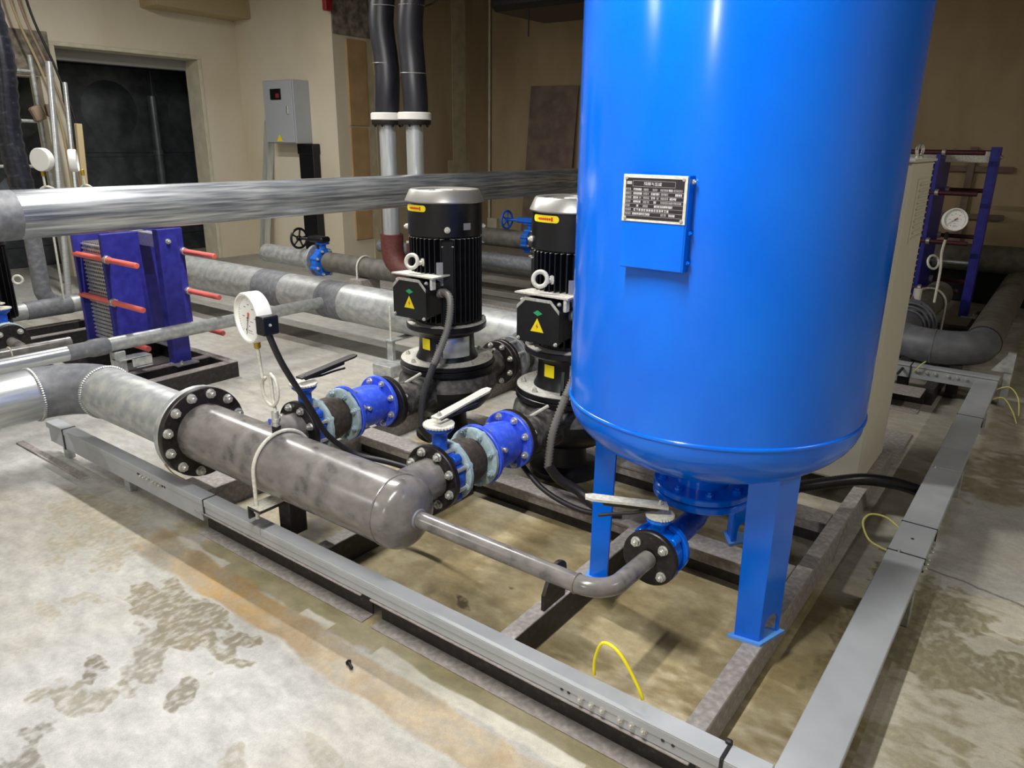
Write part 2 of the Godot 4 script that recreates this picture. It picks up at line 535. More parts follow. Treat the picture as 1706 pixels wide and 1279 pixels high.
func curve(pts: Array, n := 40) -> PackedVector3Array:
	var c := Curve3D.new()
	for i in pts.size():
		var t := Vector3.ZERO
		if i > 0 and i < pts.size() - 1:
			t = (pts[i + 1] - pts[i - 1]) / 6.0
		c.add_point(pts[i], -t, t)
	c.bake_interval = 0.005
	var out := PackedVector3Array()
	for k in n + 1:
		out.append(c.sample_baked(c.get_baked_length() * k / n, true))
	return out

func bolt_mesh(s: float, m: Material) -> ArrayMesh:
	var key := [s, m]
	if not bolt_cache.has(key):
		var g := G.new()
		g.lathe([Vector2(0, 0), Vector2(s * 1.12, 0), Vector2(s * 1.12, s * 0.18), Vector2(0, s * 0.18)], 14)
		var hex := PackedVector2Array()
		for i in 6:
			hex.append(Vector2(cos(TAU * i / 6), sin(TAU * i / 6)) * s * 0.95)
		g.prism(hex, s * 0.75, Transform3D(Basis(Vector3.RIGHT, Vector3.FORWARD, Vector3.UP), Vector3(0, s * 0.18, 0)))
		g.lathe([Vector2(s * 0.5, s * 0.9), Vector2(s * 0.5, s * 1.35), Vector2(s * 0.4, s * 1.45), Vector2(0, s * 1.45)], 10)
		var am := g.mesh(Vector3.ZERO)
		am.surface_set_material(0, m)
		bolt_cache[key] = am
	return bolt_cache[key]

func bolt(parent: Node, at: Vector3, axis: Vector3, s: float, m: Material = null, turn := 0.0, called := "bolt") -> void:
	var i := MeshInstance3D.new()
	i.name = called
	i.mesh = bolt_mesh(s, m if m else M.zinc)
	var t := G.along(at, at + axis)
	i.transform = Transform3D(t.basis * Basis(Vector3.UP, turn), at - O)
	parent.add_child(i, true)

func bolts(parent: Node, c: Vector3, axis: Vector3, R: float, n: int, s: float, phase := 0.0, m: Material = null) -> void:
	var t := G.along(c, c + axis)
	for k in n:
		var q := TAU * (k + phase) / n
		bolt(parent, c + t.basis.x * (R * cos(q)) + t.basis.z * (R * sin(q)), axis, s, m, k * 0.7)

func flange(c: Vector3, axis: Vector3, R: float, th: float, g := G.new()) -> G:
	return g.cyl(c, c + axis * th, R, 48, 0.003)

func u_bolt_path(c: Vector3, axis: Vector3, r: float, drop: float) -> PackedVector3Array:
	var side := axis.cross(Vector3.UP).normalized()
	var out := PackedVector3Array([c + side * r - Vector3.UP * drop])
	for k in 21:
		var q := PI * k / 20
		out.append(c + side * (r * cos(q)) + Vector3.UP * (r * sin(q)))
	out.append(c - side * r - Vector3.UP * drop)
	return out

func channel(a: Vector3, b: Vector3, side: Vector3, h: float, w: float, parent: Node, top: Material, web: Material, called := "beam") -> void:
	# a C-section lying along a-b: a..b is the top edge line of the web, the flanges point to side
	var t := 0.006
	var d := (b - a).normalized()
	var l := a.distance_to(b)
	var o := Transform3D(Basis(side, Vector3.UP, d), a)
	# orthonormal frame: x = side, y = up, z = along
	var g := G.new()
	g.box(Vector3(w * 0.5, -t * 0.5, l * 0.5), Vector3(w, t, l), 0.0015, o)
	var beam := part(called, g, top, parent)
	part("web", G.new().box(Vector3(t * 0.5, -h * 0.5, l * 0.5), Vector3(t, h - t * 2.0, l), 0.0005, o), web, beam)
	part("bottom_flange", G.new().box(Vector3(w * 0.5, -h + t * 0.5, l * 0.5), Vector3(w, t, l), 0.0015, o), top, beam)

# ---------------------------------------------------------------- the room
func unseen_batten(at: Vector3, length: float, along_x: bool, energy: float, label: String) -> void:  # lamp fitting out of view, placed for what it lights
	var dx := Vector3(length, 0, 0) if along_x else Vector3(0, 0, length)
	var w := Vector3(0, 0, 0.07) if along_x else Vector3(0.07, 0, 0)
	var t := thing("unseen_batten_lamp", label, "lamp", at, "unseen led batten lamps lighting the plant")
	part("housing", G.new().bb(at - dx * 0.5 - w * 0.5 + Vector3(0, 0.0, 0), at + dx * 0.5 + w * 0.5 + Vector3(0, 0.045, 0), 0.006), M.white_metal, t)
	var em := mat(c8(255, 252, 245), 0.4)
	em.emission_enabled = true
	em.emission = c8(255, 250, 240)
	em.emission_energy_multiplier = 14.0
	part("lamp_diffuser", G.new().bb(at - dx * 0.49 - w * 0.42 - Vector3(0, 0.012, 0), at + dx * 0.49 + w * 0.42, 0.004), em, t)
	for s in [-0.35, 0.35]:
		part("hanger_rod", G.new().cyl(at + dx * s + Vector3(0, 0.045, 0), Vector3(at.x, 3.6, at.z) + dx * s, 0.004, 8), M.zinc, t)
	var l := AreaLight3D.new()
	l.name = "lamp_light"
	l.area_size = Vector2(length * 0.98, 0.06) if along_x else Vector2(0.06, length * 0.98)
	l.position = Vector3(0, -0.02, 0)
	l.rotation = Vector3(-PI / 2, 0, 0)
	l.light_energy = energy
	l.light_color = Color(1.0, 0.99, 0.975)
	l.shadow_enabled = true
	l.area_range = 20.0
	l.area_attenuation = 2.0
	t.add_child(l)

func room() -> void:
	floor_mesh()
	struct("ceiling", G.new().bb(Vector3(-13, 3.6, -9.4), Vector3(5, 3.8, 8.8), 0.0), M.ceiling)
	# left wall at x = -8.35 with the open doorway from z = -3.66 to -5.20
	var g := G.new()
	g.bb(Vector3(-8.6, 0, -3.66), Vector3(-8.35, 3.6, -3.50), 0.0)
	g.bb(Vector3(-8.6, 1.95, -3.50), Vector3(-8.35, 3.6, -1.3), 0.0)
	g.bb(Vector3(-8.6, 0, -1.3), Vector3(-8.35, 3.6, 8.5), 0.0)
	g.bb(Vector3(-8.6, 0, -5.95), Vector3(-8.35, 3.6, -5.20), 0.0)
	g.bb(Vector3(-8.6, 2.26, -5.20), Vector3(-8.35, 3.6, -3.66), 0.0)
	struct("wall_left", g, M.wall)
	struct("wall_back", G.new().bb(Vector3(-8.6, 0, -9.2), Vector3(-6.65, 3.6, -5.72), 0.0), M.wall)
	struct("wall_far", G.new().bb(Vector3(-6.65, 0, -9.2), Vector3(5, 3.6, -8.40), 0.0), M.wall_brown)
	struct("wall_right", G.new().bb(Vector3(4.7, 0, -9.0), Vector3(5, 3.6, 8.8), 0.0), M.wall)
	struct("wall_front", G.new().bb(Vector3(-8.6, 0, 8.5), Vector3(5, 3.6, 8.8), 0.0), M.wall)
	# the dark room behind the doorway
	g = G.new()
	g.bb(Vector3(-12.4, 0, -7.6), Vector3(-12.2, 3.6, 0.2), 0.0)
	g.bb(Vector3(-12.4, 0, -7.8), Vector3(-8.6, 3.6, -7.6), 0.0)
	g.bb(Vector3(-12.4, 0, 0.2), Vector3(-8.6, 3.6, 0.4), 0.0)
	g.bb(Vector3(-8.72, 2.14, -7.6), Vector3(-8.6, 3.6, 0.2), 0.0)
	struct("wall_store", g, M.dark_room)
	# door lining: plastered reveal with a paler arris all round
	g = G.new()
	g.bb(Vector3(-8.62, 2.245, -5.235), Vector3(-8.338, 2.285, -3.62), 0.004)
	var tr := struct("trim_1", g, M.trim)
	tr.name = "trim_1"
	struct("trim_2", G.new().bb(Vector3(-8.62, 0, -5.235), Vector3(-8.338, 2.245, -5.195), 0.004), M.trim)
	struct("trim_3", G.new().bb(Vector3(-8.62, 0, -3.67), Vector3(-8.338, 2.245, -3.62), 0.004), M.trim)
	struct("trim_4", G.new().bb(Vector3(-8.35, 2.70, -5.72), Vector3(-8.02, 2.95, -4.60), 0.004), M.wood)
	# side face of the wall corner: raw concrete above, tan board and plaster strips below
	struct("trim_5", G.new().bb(Vector3(-6.655, 2.46, -6.25), Vector3(-6.635, 3.6, -5.725), 0.002), M.concrete_raw)
	var b := struct("trim_6", G.new().bb(Vector3(-6.655, 0.3, -6.15), Vector3(-6.628, 1.53, -5.90), 0.002), M.board_tan)
	struct("upper_board", G.new().bb(Vector3(-6.655, 1.55, -6.17), Vector3(-6.628, 2.43, -5.90), 0.002), M.board_tan, b)
	struct("trim_7", G.new().bb(Vector3(-6.655, 0, -6.27), Vector3(-6.64, 2.46, -6.185), 0.002), M.plaster)
	struct("trim_8", G.new().bb(Vector3(-6.655, 2.1, -6.9), Vector3(-6.62, 3.6, -6.3), 0.003), M.plaster)
	struct("trim_11", G.new().bb(Vector3(-6.654, 0, -8.40), Vector3(-6.645, 3.6, -6.30), 0.001), M.wall_brown)
	# paler plaster run down the far wall
	struct("trim_9", G.new().bb(Vector3(-6.655, 0.95, -7.88), Vector3(-6.642, 3.4, -7.62), 0.002), M.plaster)
	struct("trim_10", G.new().bb(Vector3(-6.655, 0.3, -7.95), Vector3(-6.643, 1.16, -7.52), 0.002), M.plaster)

func wall_things() -> void:
	# distribution box with its black cable duct
	var t := thing("distribution_box", "light gray wall distribution box with a small dark window and yellow warning sticker", "electrical box", Vector3(-7.34, 1.35, -5.60))
	part("body", G.new().bb(Vector3(-7.60, 1.352, -5.72), Vector3(-7.08, 2.015, -5.50), 0.006), M.box_gray, t)
	var d := part("door", G.new().bb(Vector3(-7.59, 1.362, -5.50), Vector3(-7.09, 2.005, -5.485), 0.004), M.box_gray, t)
	part("display_window", G.new().bb(Vector3(-7.46, 1.81, -5.486), Vector3(-7.27, 1.925, -5.478), 0.003), M.black, d)
	part("red_readout", G.new().bb(Vector3(-7.36, 1.83, -5.479), Vector3(-7.30, 1.875, -5.475), 0.001), mat(c8(140, 40, 48), 0.5), d)
	part("lock", G.new().bb(Vector3(-7.185, 1.66, -5.486), Vector3(-7.155, 1.745, -5.470), 0.004), M.zinc, d)
	var tri := PackedVector2Array([Vector2(-0.05, 0), Vector2(0.05, 0), Vector2(0, 0.075)])
	part("warning_sticker", G.new().prism(tri, 0.002, Transform3D(Basis.IDENTITY, Vector3(-7.355, 1.375, -5.4855))), M.yellow, d)
	single("cable_duct", G.new().bb(Vector3(-7.215, 0.0, -5.72), Vector3(-6.965, 1.352, -5.62), 0.006).bb(Vector3(-7.225, 1.24, -5.72), Vector3(-6.955, 1.35, -5.612), 0.005), M.black, "black upright cable duct running down from the gray distribution box", "cable duct", Vector3(-7.09, 0, -5.67))
	# steel angle leaning on the wall beside the doorway
	var L := PackedVector2Array([Vector2(0, 0), Vector2(0.09, 0), Vector2(0.09, 0.006), Vector2(0.006, 0.006), Vector2(0.006, 0.08), Vector2(0, 0.08)])
	var base := Vector3(-7.88, 0.0, -5.50)
	var top := Vector3(-7.76, 1.60, -5.66)
	var ta := G.along(base, top)
	var lean := Transform3D(Basis(ta.basis.x, ta.basis.z, ta.basis.y), base)
	single("steel_angle", G.new().prism(L, base.distance_to(top), lean), M.galv_up, "pale steel angle leaning upright against the cream wall beside the doorway", "steel angle", base)
	# board leaning against the far wall, conduit and its socket
	var bt := Transform3D(Basis(Vector3.RIGHT, -0.07).rotated(Vector3.BACK, -0.02), Vector3(-5.62, 1.05, -8.31))
	single("plywood_board", G.new().box(Vector3.ZERO, Vector3(0.72, 2.05, 0.02), 0.003, bt), M.board_gray, "tall gray brown board leaning against the far brown wall", "board", Vector3(-5.62, 0.02, -8.3))
	t = thing("wall_conduit", "thin white conduit dropping to a square socket box on the far wall", "conduit", Vector3(-6.6, 0.2, -8.36))
	part("pipe", G.new().cyl(Vector3(-6.632, 3.5, -8.36), Vector3(-6.632, 0.38, -8.36), 0.016, 12), M.trim, t)
	part("socket_box", G.new().bb(Vector3(-6.65, 0.20, -8.42), Vector3(-6.48, 0.38, -8.33), 0.006), M.trim, t)
	# duct under the ceiling, hanging cable, red fire bell corner
	var duct := thing("air_duct", "dark overhead air duct hung below the ceiling at the far end", "duct", Vector3(-4.6, 2.62, -7.0))
	part("casing", G.new().bb(Vector3(-5.25, 2.66, -7.6), Vector3(-2.2, 3.1, -6.6), 0.05), M.black, duct)
	part("hanger_rod", G.new().cyl(Vector3(-4.85, 2.42, -6.75), Vector3(-4.85, 3.6, -6.75), 0.008, 8), M.black, duct)
	part("hanger_rod", G.new().cyl(Vector3(-3.0, 2.5, -6.75), Vector3(-3.0, 3.6, -6.75), 0.008, 8), M.black, duct)
	single("drooping_cable", G.new().tube(curve([Vector3(-4.20, 2.33, -4.45), Vector3(-4.12, 2.38, -4.55), Vector3(-4.05, 2.5, -4.6), Vector3(-3.98, 2.9, -4.6), Vector3(-3.98, 3.6, -4.6)]), 0.006, 8), M.cable, "thin black cable drooping from the ceiling beside the insulated risers", "cable", Vector3(-4.2, 2.38, -4.5))
	single("alarm_box", G.new().bb(Vector3(-6.64, 2.66, -5.70), Vector3(-6.58, 2.95, -5.60), 0.01), mat(c8(150, 36, 34), 0.5), "small dark red box high on the wall corner", "alarm", Vector3(-6.61, 2.66, -5.65))

func left_store() -> void:
	# panelled stainless water tank seen through the doorway
	var t := thing("panel_water_tank", "dark stainless panel water tank with bulged panels seen through the doorway", "water tank", Vector3(-9.9, 0.0, -4.5))
	part("body", G.new().bb(Vector3(-11.2, 0.0, -7.2), Vector3(-9.32, 2.2, -1.0), 0.01), M.tank_panel, t)
	for k in 6:
		for j in 2:
			var zc := -6.68 + k * 1.04
			var yc := 0.70 + j * 1.0
			var dome := PackedVector2Array()
			for i in 9:
				var q := PI / 2 * i / 8.0
				dome.append(Vector2(0.47 * (1.0 - i / 8.0), 0.07 * (0.5 - 0.5 * cos(PI * i / 8.0))))
			var g := G.new().lathe(dome, 20, G.along(Vector3(-9.32, yc, zc), Vector3(-8.3, yc, zc)))
			g.box(Vector3(-9.315, yc, zc), Vector3(0.02, 0.96, 1.0), 0.008)
			part("panel", g, M.tank_panel, t)
	single("store_pipe", G.new().cyl(Vector3(-8.95, 0.0, -4.93), Vector3(-8.95, 1.86, -4.93), 0.05, 18).cyl(Vector3(-8.95, 1.2, -4.93), Vector3(-8.95, 1.26, -4.93), 0.06, 18), M.tank_panel, "gray upright pipe standing before the dark water tank inside the doorway", "pipe", Vector3(-8.95, 0, -4.93))
	# poles and sticks leaning by the left side of the doorway
	single("steel_pole", G.new().cyl(Vector3(-7.35, 0.0, -3.0), Vector3(-7.47, 2.02, -3.22), 0.028, 14), M.galv, "thick bright steel pole leaning by the left door jamb", "pole", Vector3(-7.35, 0, -3.0))
	single("steel_pole", G.new().cyl(Vector3(-7.30, 0.0, -3.14), Vector3(-7.50, 1.86, -3.34), 0.02, 14), M.galv, "thinner steel pole leaning right beside the thick bright one", "pole", Vector3(-7.30, 0, -3.14))
	single("timber_batten", G.new().box(Vector3.ZERO, Vector3(0.05, 1.5, 0.05), 0.004, Transform3D(Basis(Vector3.RIGHT, -0.06), Vector3(-7.25, 0.76, -3.24))), M.wood, "pale timber batten leaning beside the steel poles at the doorway", "timber", Vector3(-7.25, 0, -3.24))
	var names := ["leftmost tan cable hanging down the wall left of the doorway", "middle brown cable hanging down the wall left of the doorway", "right hand dark cable hanging down the wall left of the doorway"]
	var ms := [M.wood, M.copperish, M.cable]
	for k in 3:
		var z := -3.05 - 0.07 * k
		single("hanging_cable", G.new().tube(curve([Vector3(-8.2, 3.5, z - 0.2), Vector3(-8.15, 2.6, z - 0.22), Vector3(-8.1, 2.0, z - 0.36), Vector3(-8.05, 1.5, z - 0.44), Vector3(-8.1, 0.6, z - 0.46)]), 0.012, 8), ms[k], names[k], "cable", Vector3(-8.1, 0.6, z - 0.4), "cables left of the doorway")
	single("pipe_clamp_block", G.new().box(Vector3.ZERO, Vector3(0.08, 0.13, 0.1), 0.015, Transform3D(Basis(Vector3.RIGHT, 0.4), Vector3(-7.86, 1.60, -3.22))), M.copperish, "pinkish block fixed on the rack upright, the left of two", "clamp", Vector3(-7.86, 1.54, -3.22))
	single("pipe_clamp_block", G.new().box(Vector3.ZERO, Vector3(0.07, 0.11, 0.07), 0.012, Transform3D(Basis(Vector3.RIGHT, 0.1), Vector3(-7.86, 1.63, -3.33))), M.copperish, "pinkish block fixed on the rack upright, the right of two", "clamp", Vector3(-7.86, 1.58, -3.33))
	# wall-mounted rack of two rails behind the wrapped pipe
	var rk := thing("ladder_rack", "gray metal ladder rack with level rungs left of the doorway", "rack", Vector3(-7.9, 0.0, -2.7))
	for y in [1.15, 1.55, 1.98]:
		part("rung", G.new().cyl(Vector3(-7.9, y, -2.1), Vector3(-7.9, y - 0.02, -3.25), 0.016, 10), M.galv_dusty, rk)
	for z in [-2.1, -3.25]:
		part("upright", G.new().cyl(Vector3(-7.9, 0, z), Vector3(-7.9, 2.1, z), 0.02, 10), M.galv_dusty, rk)
	single("wall_hatch", G.new().bb(Vector3(-8.352, 1.96, -3.62), Vector3(-8.33, 2.36, -3.20), 0.004), M.concrete_raw, "dark gray patch of bare wall behind the hanging cables", "wall patch", Vector3(-8.34, 1.7, -3.4))
	# foil-wrapped pipe at the far left edge
	var w := thing("wrapped_riser", "black foil wrapped riser pipe at the left edge of the room", "pipe", Vector3(-5.85, 0.0, -2.2))
	part("wrap", G.new().tube(curve([Vector3(-5.85, 1.02, -2.22), Vector3(-5.86, 1.4, -2.20), Vector3(-5.84, 1.9, -2.23), Vector3(-5.86, 2.5, -2.2), Vector3(-5.85, 3.6, -2.2)], 64), 0.075, 16, true, 0.004), M.foil, w)
	part("bare_pipe", G.new().cyl(Vector3(-5.85, 0.42, -2.22), Vector3(-5.85, 1.04, -2.22), 0.055, 18), M.primer, w)
	part("elbow", G.new().tube(arc([Vector3(-5.85, 0.44, -2.22), Vector3(-5.85, 0.24, -2.22), Vector3(-5.85, 0.24, -2.45)], [0.12]), 0.056, 16), M.primer, w)
	var q := thing("floor_pipe", "dusty gray pipe lying low behind the blue plate exchanger at left", "pipe", Vector3(-5.75, 0.2, -2.2))
	part("run", G.new().cyl(Vector3(-5.75, 0.24, -1.2), Vector3(-5.75, 0.24, -2.7), 0.06, 18), M.galv_dusty, q)
	part("weld_sleeve", G.new().cyl(Vector3(-5.75, 0.24, -2.05), Vector3(-5.75, 0.24, -2.35), 0.064, 18), M.primer, q)

func risers() -> void:
	var at := Vector3(-4.24, 0.40, -4.3)
	for k in 2:
		var x := -4.415 + k * 0.288
		var label := "left black insulated riser pipe with a white banded flange above bare steel" if k == 0 else "right black insulated riser pipe with a white banded flange above bare steel"
		var t := thing("insulated_riser", label, "pipe", Vector3(x, 0.3, -4.3), "pair of insulated risers")
		var ip := PackedVector3Array()
		for i in 20:
			var y := 1.60 + 2.0 * i / 19.0
			ip.append(Vector3(x + 0.02 * sin(i * 0.8 + k), y, -4.3 + 0.006 * sin(i * 1.3)))
		var ins := part("insulation", G.new().tube(ip, 0.092, 22), M.insulation, t)
		for yy in [1.95 - k * 0.08, 2.34 - k * 0.02, 2.8]:
			part("wire_tie", G.new().ring(Vector3(x, yy, -4.3), Vector3(0.03, 1, 0.02).normalized(), 0.0935, 0.003, 28, 6), M.zinc, ins)
		part("flange", G.new().lathe([Vector2(0, 1.545), Vector2(0.120, 1.545), Vector2(0.126, 1.55), Vector2(0.126, 1.592), Vector2(0.118, 1.6), Vector2(0, 1.6)], 32, Transform3D(Basis.IDENTITY, Vector3(x, 0, -4.3))), M.white_band, t)
		var lf := part("lower_flange", G.new().lathe([Vector2(0, 1.512), Vector2(0.119, 1.512), Vector2(0.122, 1.516), Vector2(0.122, 1.544), Vector2(0, 1.544)], 32, Transform3D(Basis.IDENTITY, Vector3(x, 0, -4.3))), M.black_flange, t)
		bolts(lf, Vector3(x, 1.512, -4.3), Vector3.DOWN, 0.102, 8, 0.012, 0.5, M.black)
		part("bare_pipe", G.new().cyl(Vector3(x, 0.62, -4.3), Vector3(x, 1.513, -4.3), 0.066, 24), M.galv_up, t)
		if k == 0:
			part("elbow", G.new().tube(arc([Vector3(x, 0.68, -4.3), Vector3(x, 0.375, -4.3), Vector3(x + 0.28, 0.375, -4.3)], [0.2]), 0.092, 20), M.red_primer, t)
		else:
			part("elbow", G.new().tube(arc([Vector3(x, 0.68, -4.3), Vector3(x, 0.375, -4.3), Vector3(x, 0.375, -4.75)], [0.2]), 0.092, 20), M.red_primer, t)
	# level run with the blue butterfly valve and black handwheel
	var r := thing("riser_run_pipe", "dark dusty level pipe between the blue wafer valve and the risers", "pipe", Vector3(-4.5, 0.39, -4.3))
	part("run", G.new().cyl(Vector3(-5.22, 0.375, -4.3), Vector3(-4.16, 0.375, -4.3), 0.085, 28), M.pipe_dark, r)
	var u := thing("pipe_support", "small steel support with a white u-bolt under the dark level pipe", "pipe support", Vector3(-4.75, 0.1, -4.3))
	part("post", G.new().bb(Vector3(-4.82, 0.0, -4.40), Vector3(-4.68, 0.288, -4.18), 0.004), M.steel_dusty, u)
	part("u_bolt", G.new().tube(u_bolt_path(Vector3(-4.75, 0.375, -4.3), Vector3.RIGHT, 0.094, 0.11), 0.008, 10), M.white_metal, u)
	var l := thing("riser_run_pipe", "pale dusty level pipe left of the blue wafer valve, near the wall", "pipe", Vector3(-5.5, 0.39, -4.3))
	part("run", G.new().cyl(Vector3(-6.1, 0.375, -4.3), Vector3(-5.36, 0.375, -4.3), 0.085, 28), M.galv_dusty, l)
	part("flange", flange(Vector3(-5.38, 0.375, -4.3), Vector3.RIGHT, 0.14, 0.03), M.galv_dusty, l)
	handwheel_valve("black_wheel_valve", Vector3(-5.285, 0.365, -4.3), 0.125, M.blue_lug, M.black, "blue lugged butterfly valve with a black five spoke handwheel")
	# gate valve farther back, blue wheel
	handwheel_valve("blue_wheel_valve", Vector3(-4.25, 0.48, -6.0), 0.12, M.blue_lug, M.blue_lug, "small all blue gate valve seen between the two pump motors")
	for k in 3:
		var z: float = [-5.6, -5.1, -6.0][k]
		var y: float = [0.30, 0.42, 0.48][k]
		var rr: float = [0.1, 0.06, 0.09][k]
		var bp := thing("background_pipe", ["thick dark pipe lying low behind the pumps", "thin gray pipe crossing behind the pumps", "dark pipe carrying the small all blue gate valve"][k], "pipe", Vector3(-3.9, 0, z))
		part("run", G.new().cyl(Vector3(-5.4, y, z), Vector3(-2.4, y, z), rr, 20), M.pipe_dark if k != 1 else M.primer, bp)
		for xs in [-5.2, -2.6]:
			part("stand", G.new().bb(Vector3(xs - 0.03, 0, z - 0.03), Vector3(xs + 0.03, y - rr + 0.004, z + 0.03), 0.002), M.steel_dusty, bp)
	single("background_channel", G.new().bb(Vector3(-5.2, 0.0, -4.95), Vector3(-2.4, 0.1, -4.8), 0.004), M.steel_dusty, "dusty steel beam on the floor behind the pumps", "steel beam", Vector3(-3.8, 0, -4.87))

func handwheel_valve(called: String, c: Vector3, R: float, body: Material, wheel: Material, label: String) -> void:
	var t := thing(called, label, "valve", c)
	var g := G.new().lathe([Vector2(0, -0.035), Vector2(R * 0.85, -0.035), Vector2(R * 0.92, -0.03), Vector2(R * 0.92, 0.03), Vector2(R * 0.85, 0.035), Vector2(0, 0.035)], 36, G.along(c, c + Vector3.RIGHT))
	for k in 8:
		var q := TAU * (k + 0.5) / 8
		var p := c + Vector3(0, sin(q), cos(q)) * R * 0.86
		g.cyl(p - Vector3(0.04, 0, 0), p + Vector3(0.04, 0, 0), 0.019, 12)
	g.cyl(c + Vector3(0, R * 0.8, 0), c + Vector3(0, R + 0.04, 0), 0.03, 16)
	g.box(c + Vector3(0, R + 0.04, 0), Vector3(0.09, 0.016, 0.09), 0.004)
	part("wafer_body", g, body, t)
	bolts(t, c + Vector3(0.04, 0, 0), Vector3.RIGHT, R * 0.86, 8, 0.013, 0.5)
	part("gearbox", G.new().bb(c + Vector3(-0.14, R + 0.048, -0.05), c + Vector3(0.06, R + 0.10, 0.06), 0.015), wheel, t)
	var wc := c + Vector3(-0.24, R + 0.07, 0.06)
	part("stem", G.new().cyl(c + Vector3(-0.10, R + 0.07, 0.0), wc, 0.013, 12), wheel, t)
	var w := G.new().ring(wc, Vector3(1, 0, 0), 0.085, 0.011, 36, 10)
	w.cyl(wc - Vector3(0.015, 0, 0), wc + Vector3(0.015, 0, 0), 0.024, 16)
	var sx := Vector3(0, 0, 1)
	for k in 5:
		var q := TAU * k / 5 + 0.5
		w.cyl(wc, wc + (sx * cos(q) + Vector3.UP * sin(q)) * 0.08, 0.008, 8)
	part("handwheel", w, wheel, t)

# ---------------------------------------------------------------- skid and trays
func skid() -> void:
	var t := thing("skid_frame", "welded channel steel skid frame under the pumps and the blue tank", "steel frame", Vector3(-1.8, 0.0, -2.0))
	# front channel opens toward the front, its flanges gray with dust
	var runs := [[-2.40, -1.51], [-1.47, -0.455]]
	for r in runs:
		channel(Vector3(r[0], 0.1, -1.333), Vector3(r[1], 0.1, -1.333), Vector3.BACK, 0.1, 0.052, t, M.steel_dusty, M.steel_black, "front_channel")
	for x in [-1.82, -1.04, -0.486]:
		var z1 := -3.5 if x > -0.6 else -2.16
		channel(Vector3(x - 0.027, 0.1, -1.335), Vector3(x - 0.027, 0.1, z1), Vector3.RIGHT, 0.1, 0.05, t, M.steel_dusty, M.steel_black, "cross_channel")
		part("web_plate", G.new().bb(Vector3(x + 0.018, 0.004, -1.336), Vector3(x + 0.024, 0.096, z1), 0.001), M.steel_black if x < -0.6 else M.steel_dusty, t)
	# longer channel under the pump feet: wide plate over a recessed web
	for z in [-2.205, -2.66, -3.5]:
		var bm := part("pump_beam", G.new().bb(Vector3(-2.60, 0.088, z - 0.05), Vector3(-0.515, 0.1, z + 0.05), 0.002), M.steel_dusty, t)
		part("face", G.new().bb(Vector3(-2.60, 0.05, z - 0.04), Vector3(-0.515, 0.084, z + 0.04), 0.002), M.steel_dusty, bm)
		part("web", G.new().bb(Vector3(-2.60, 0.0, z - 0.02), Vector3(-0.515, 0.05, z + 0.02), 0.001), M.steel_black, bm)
	part("end_beam", G.new().bb(Vector3(-2.66, 0.0, -3.55), Vector3(-2.50, 0.1, -1.35), 0.002), M.steel_dusty, t)
	# anchor nuts seen on the beams
	bolt(t, Vector3(-0.62, 0.1, -2.21), Vector3.UP, 0.012)
	bolt(t, Vector3(-0.55, 0.1, -2.19), Vector3.UP, 0.009)
	bolt(t, Vector3(-1.30, 0.1, -2.24), Vector3.UP, 0.014)

func tray_run(t: Node, a: Vector3, b: Vector3, called := "lid") -> void:
	part(called, G.new().bb(a, b, 0.003), M.tray, t)

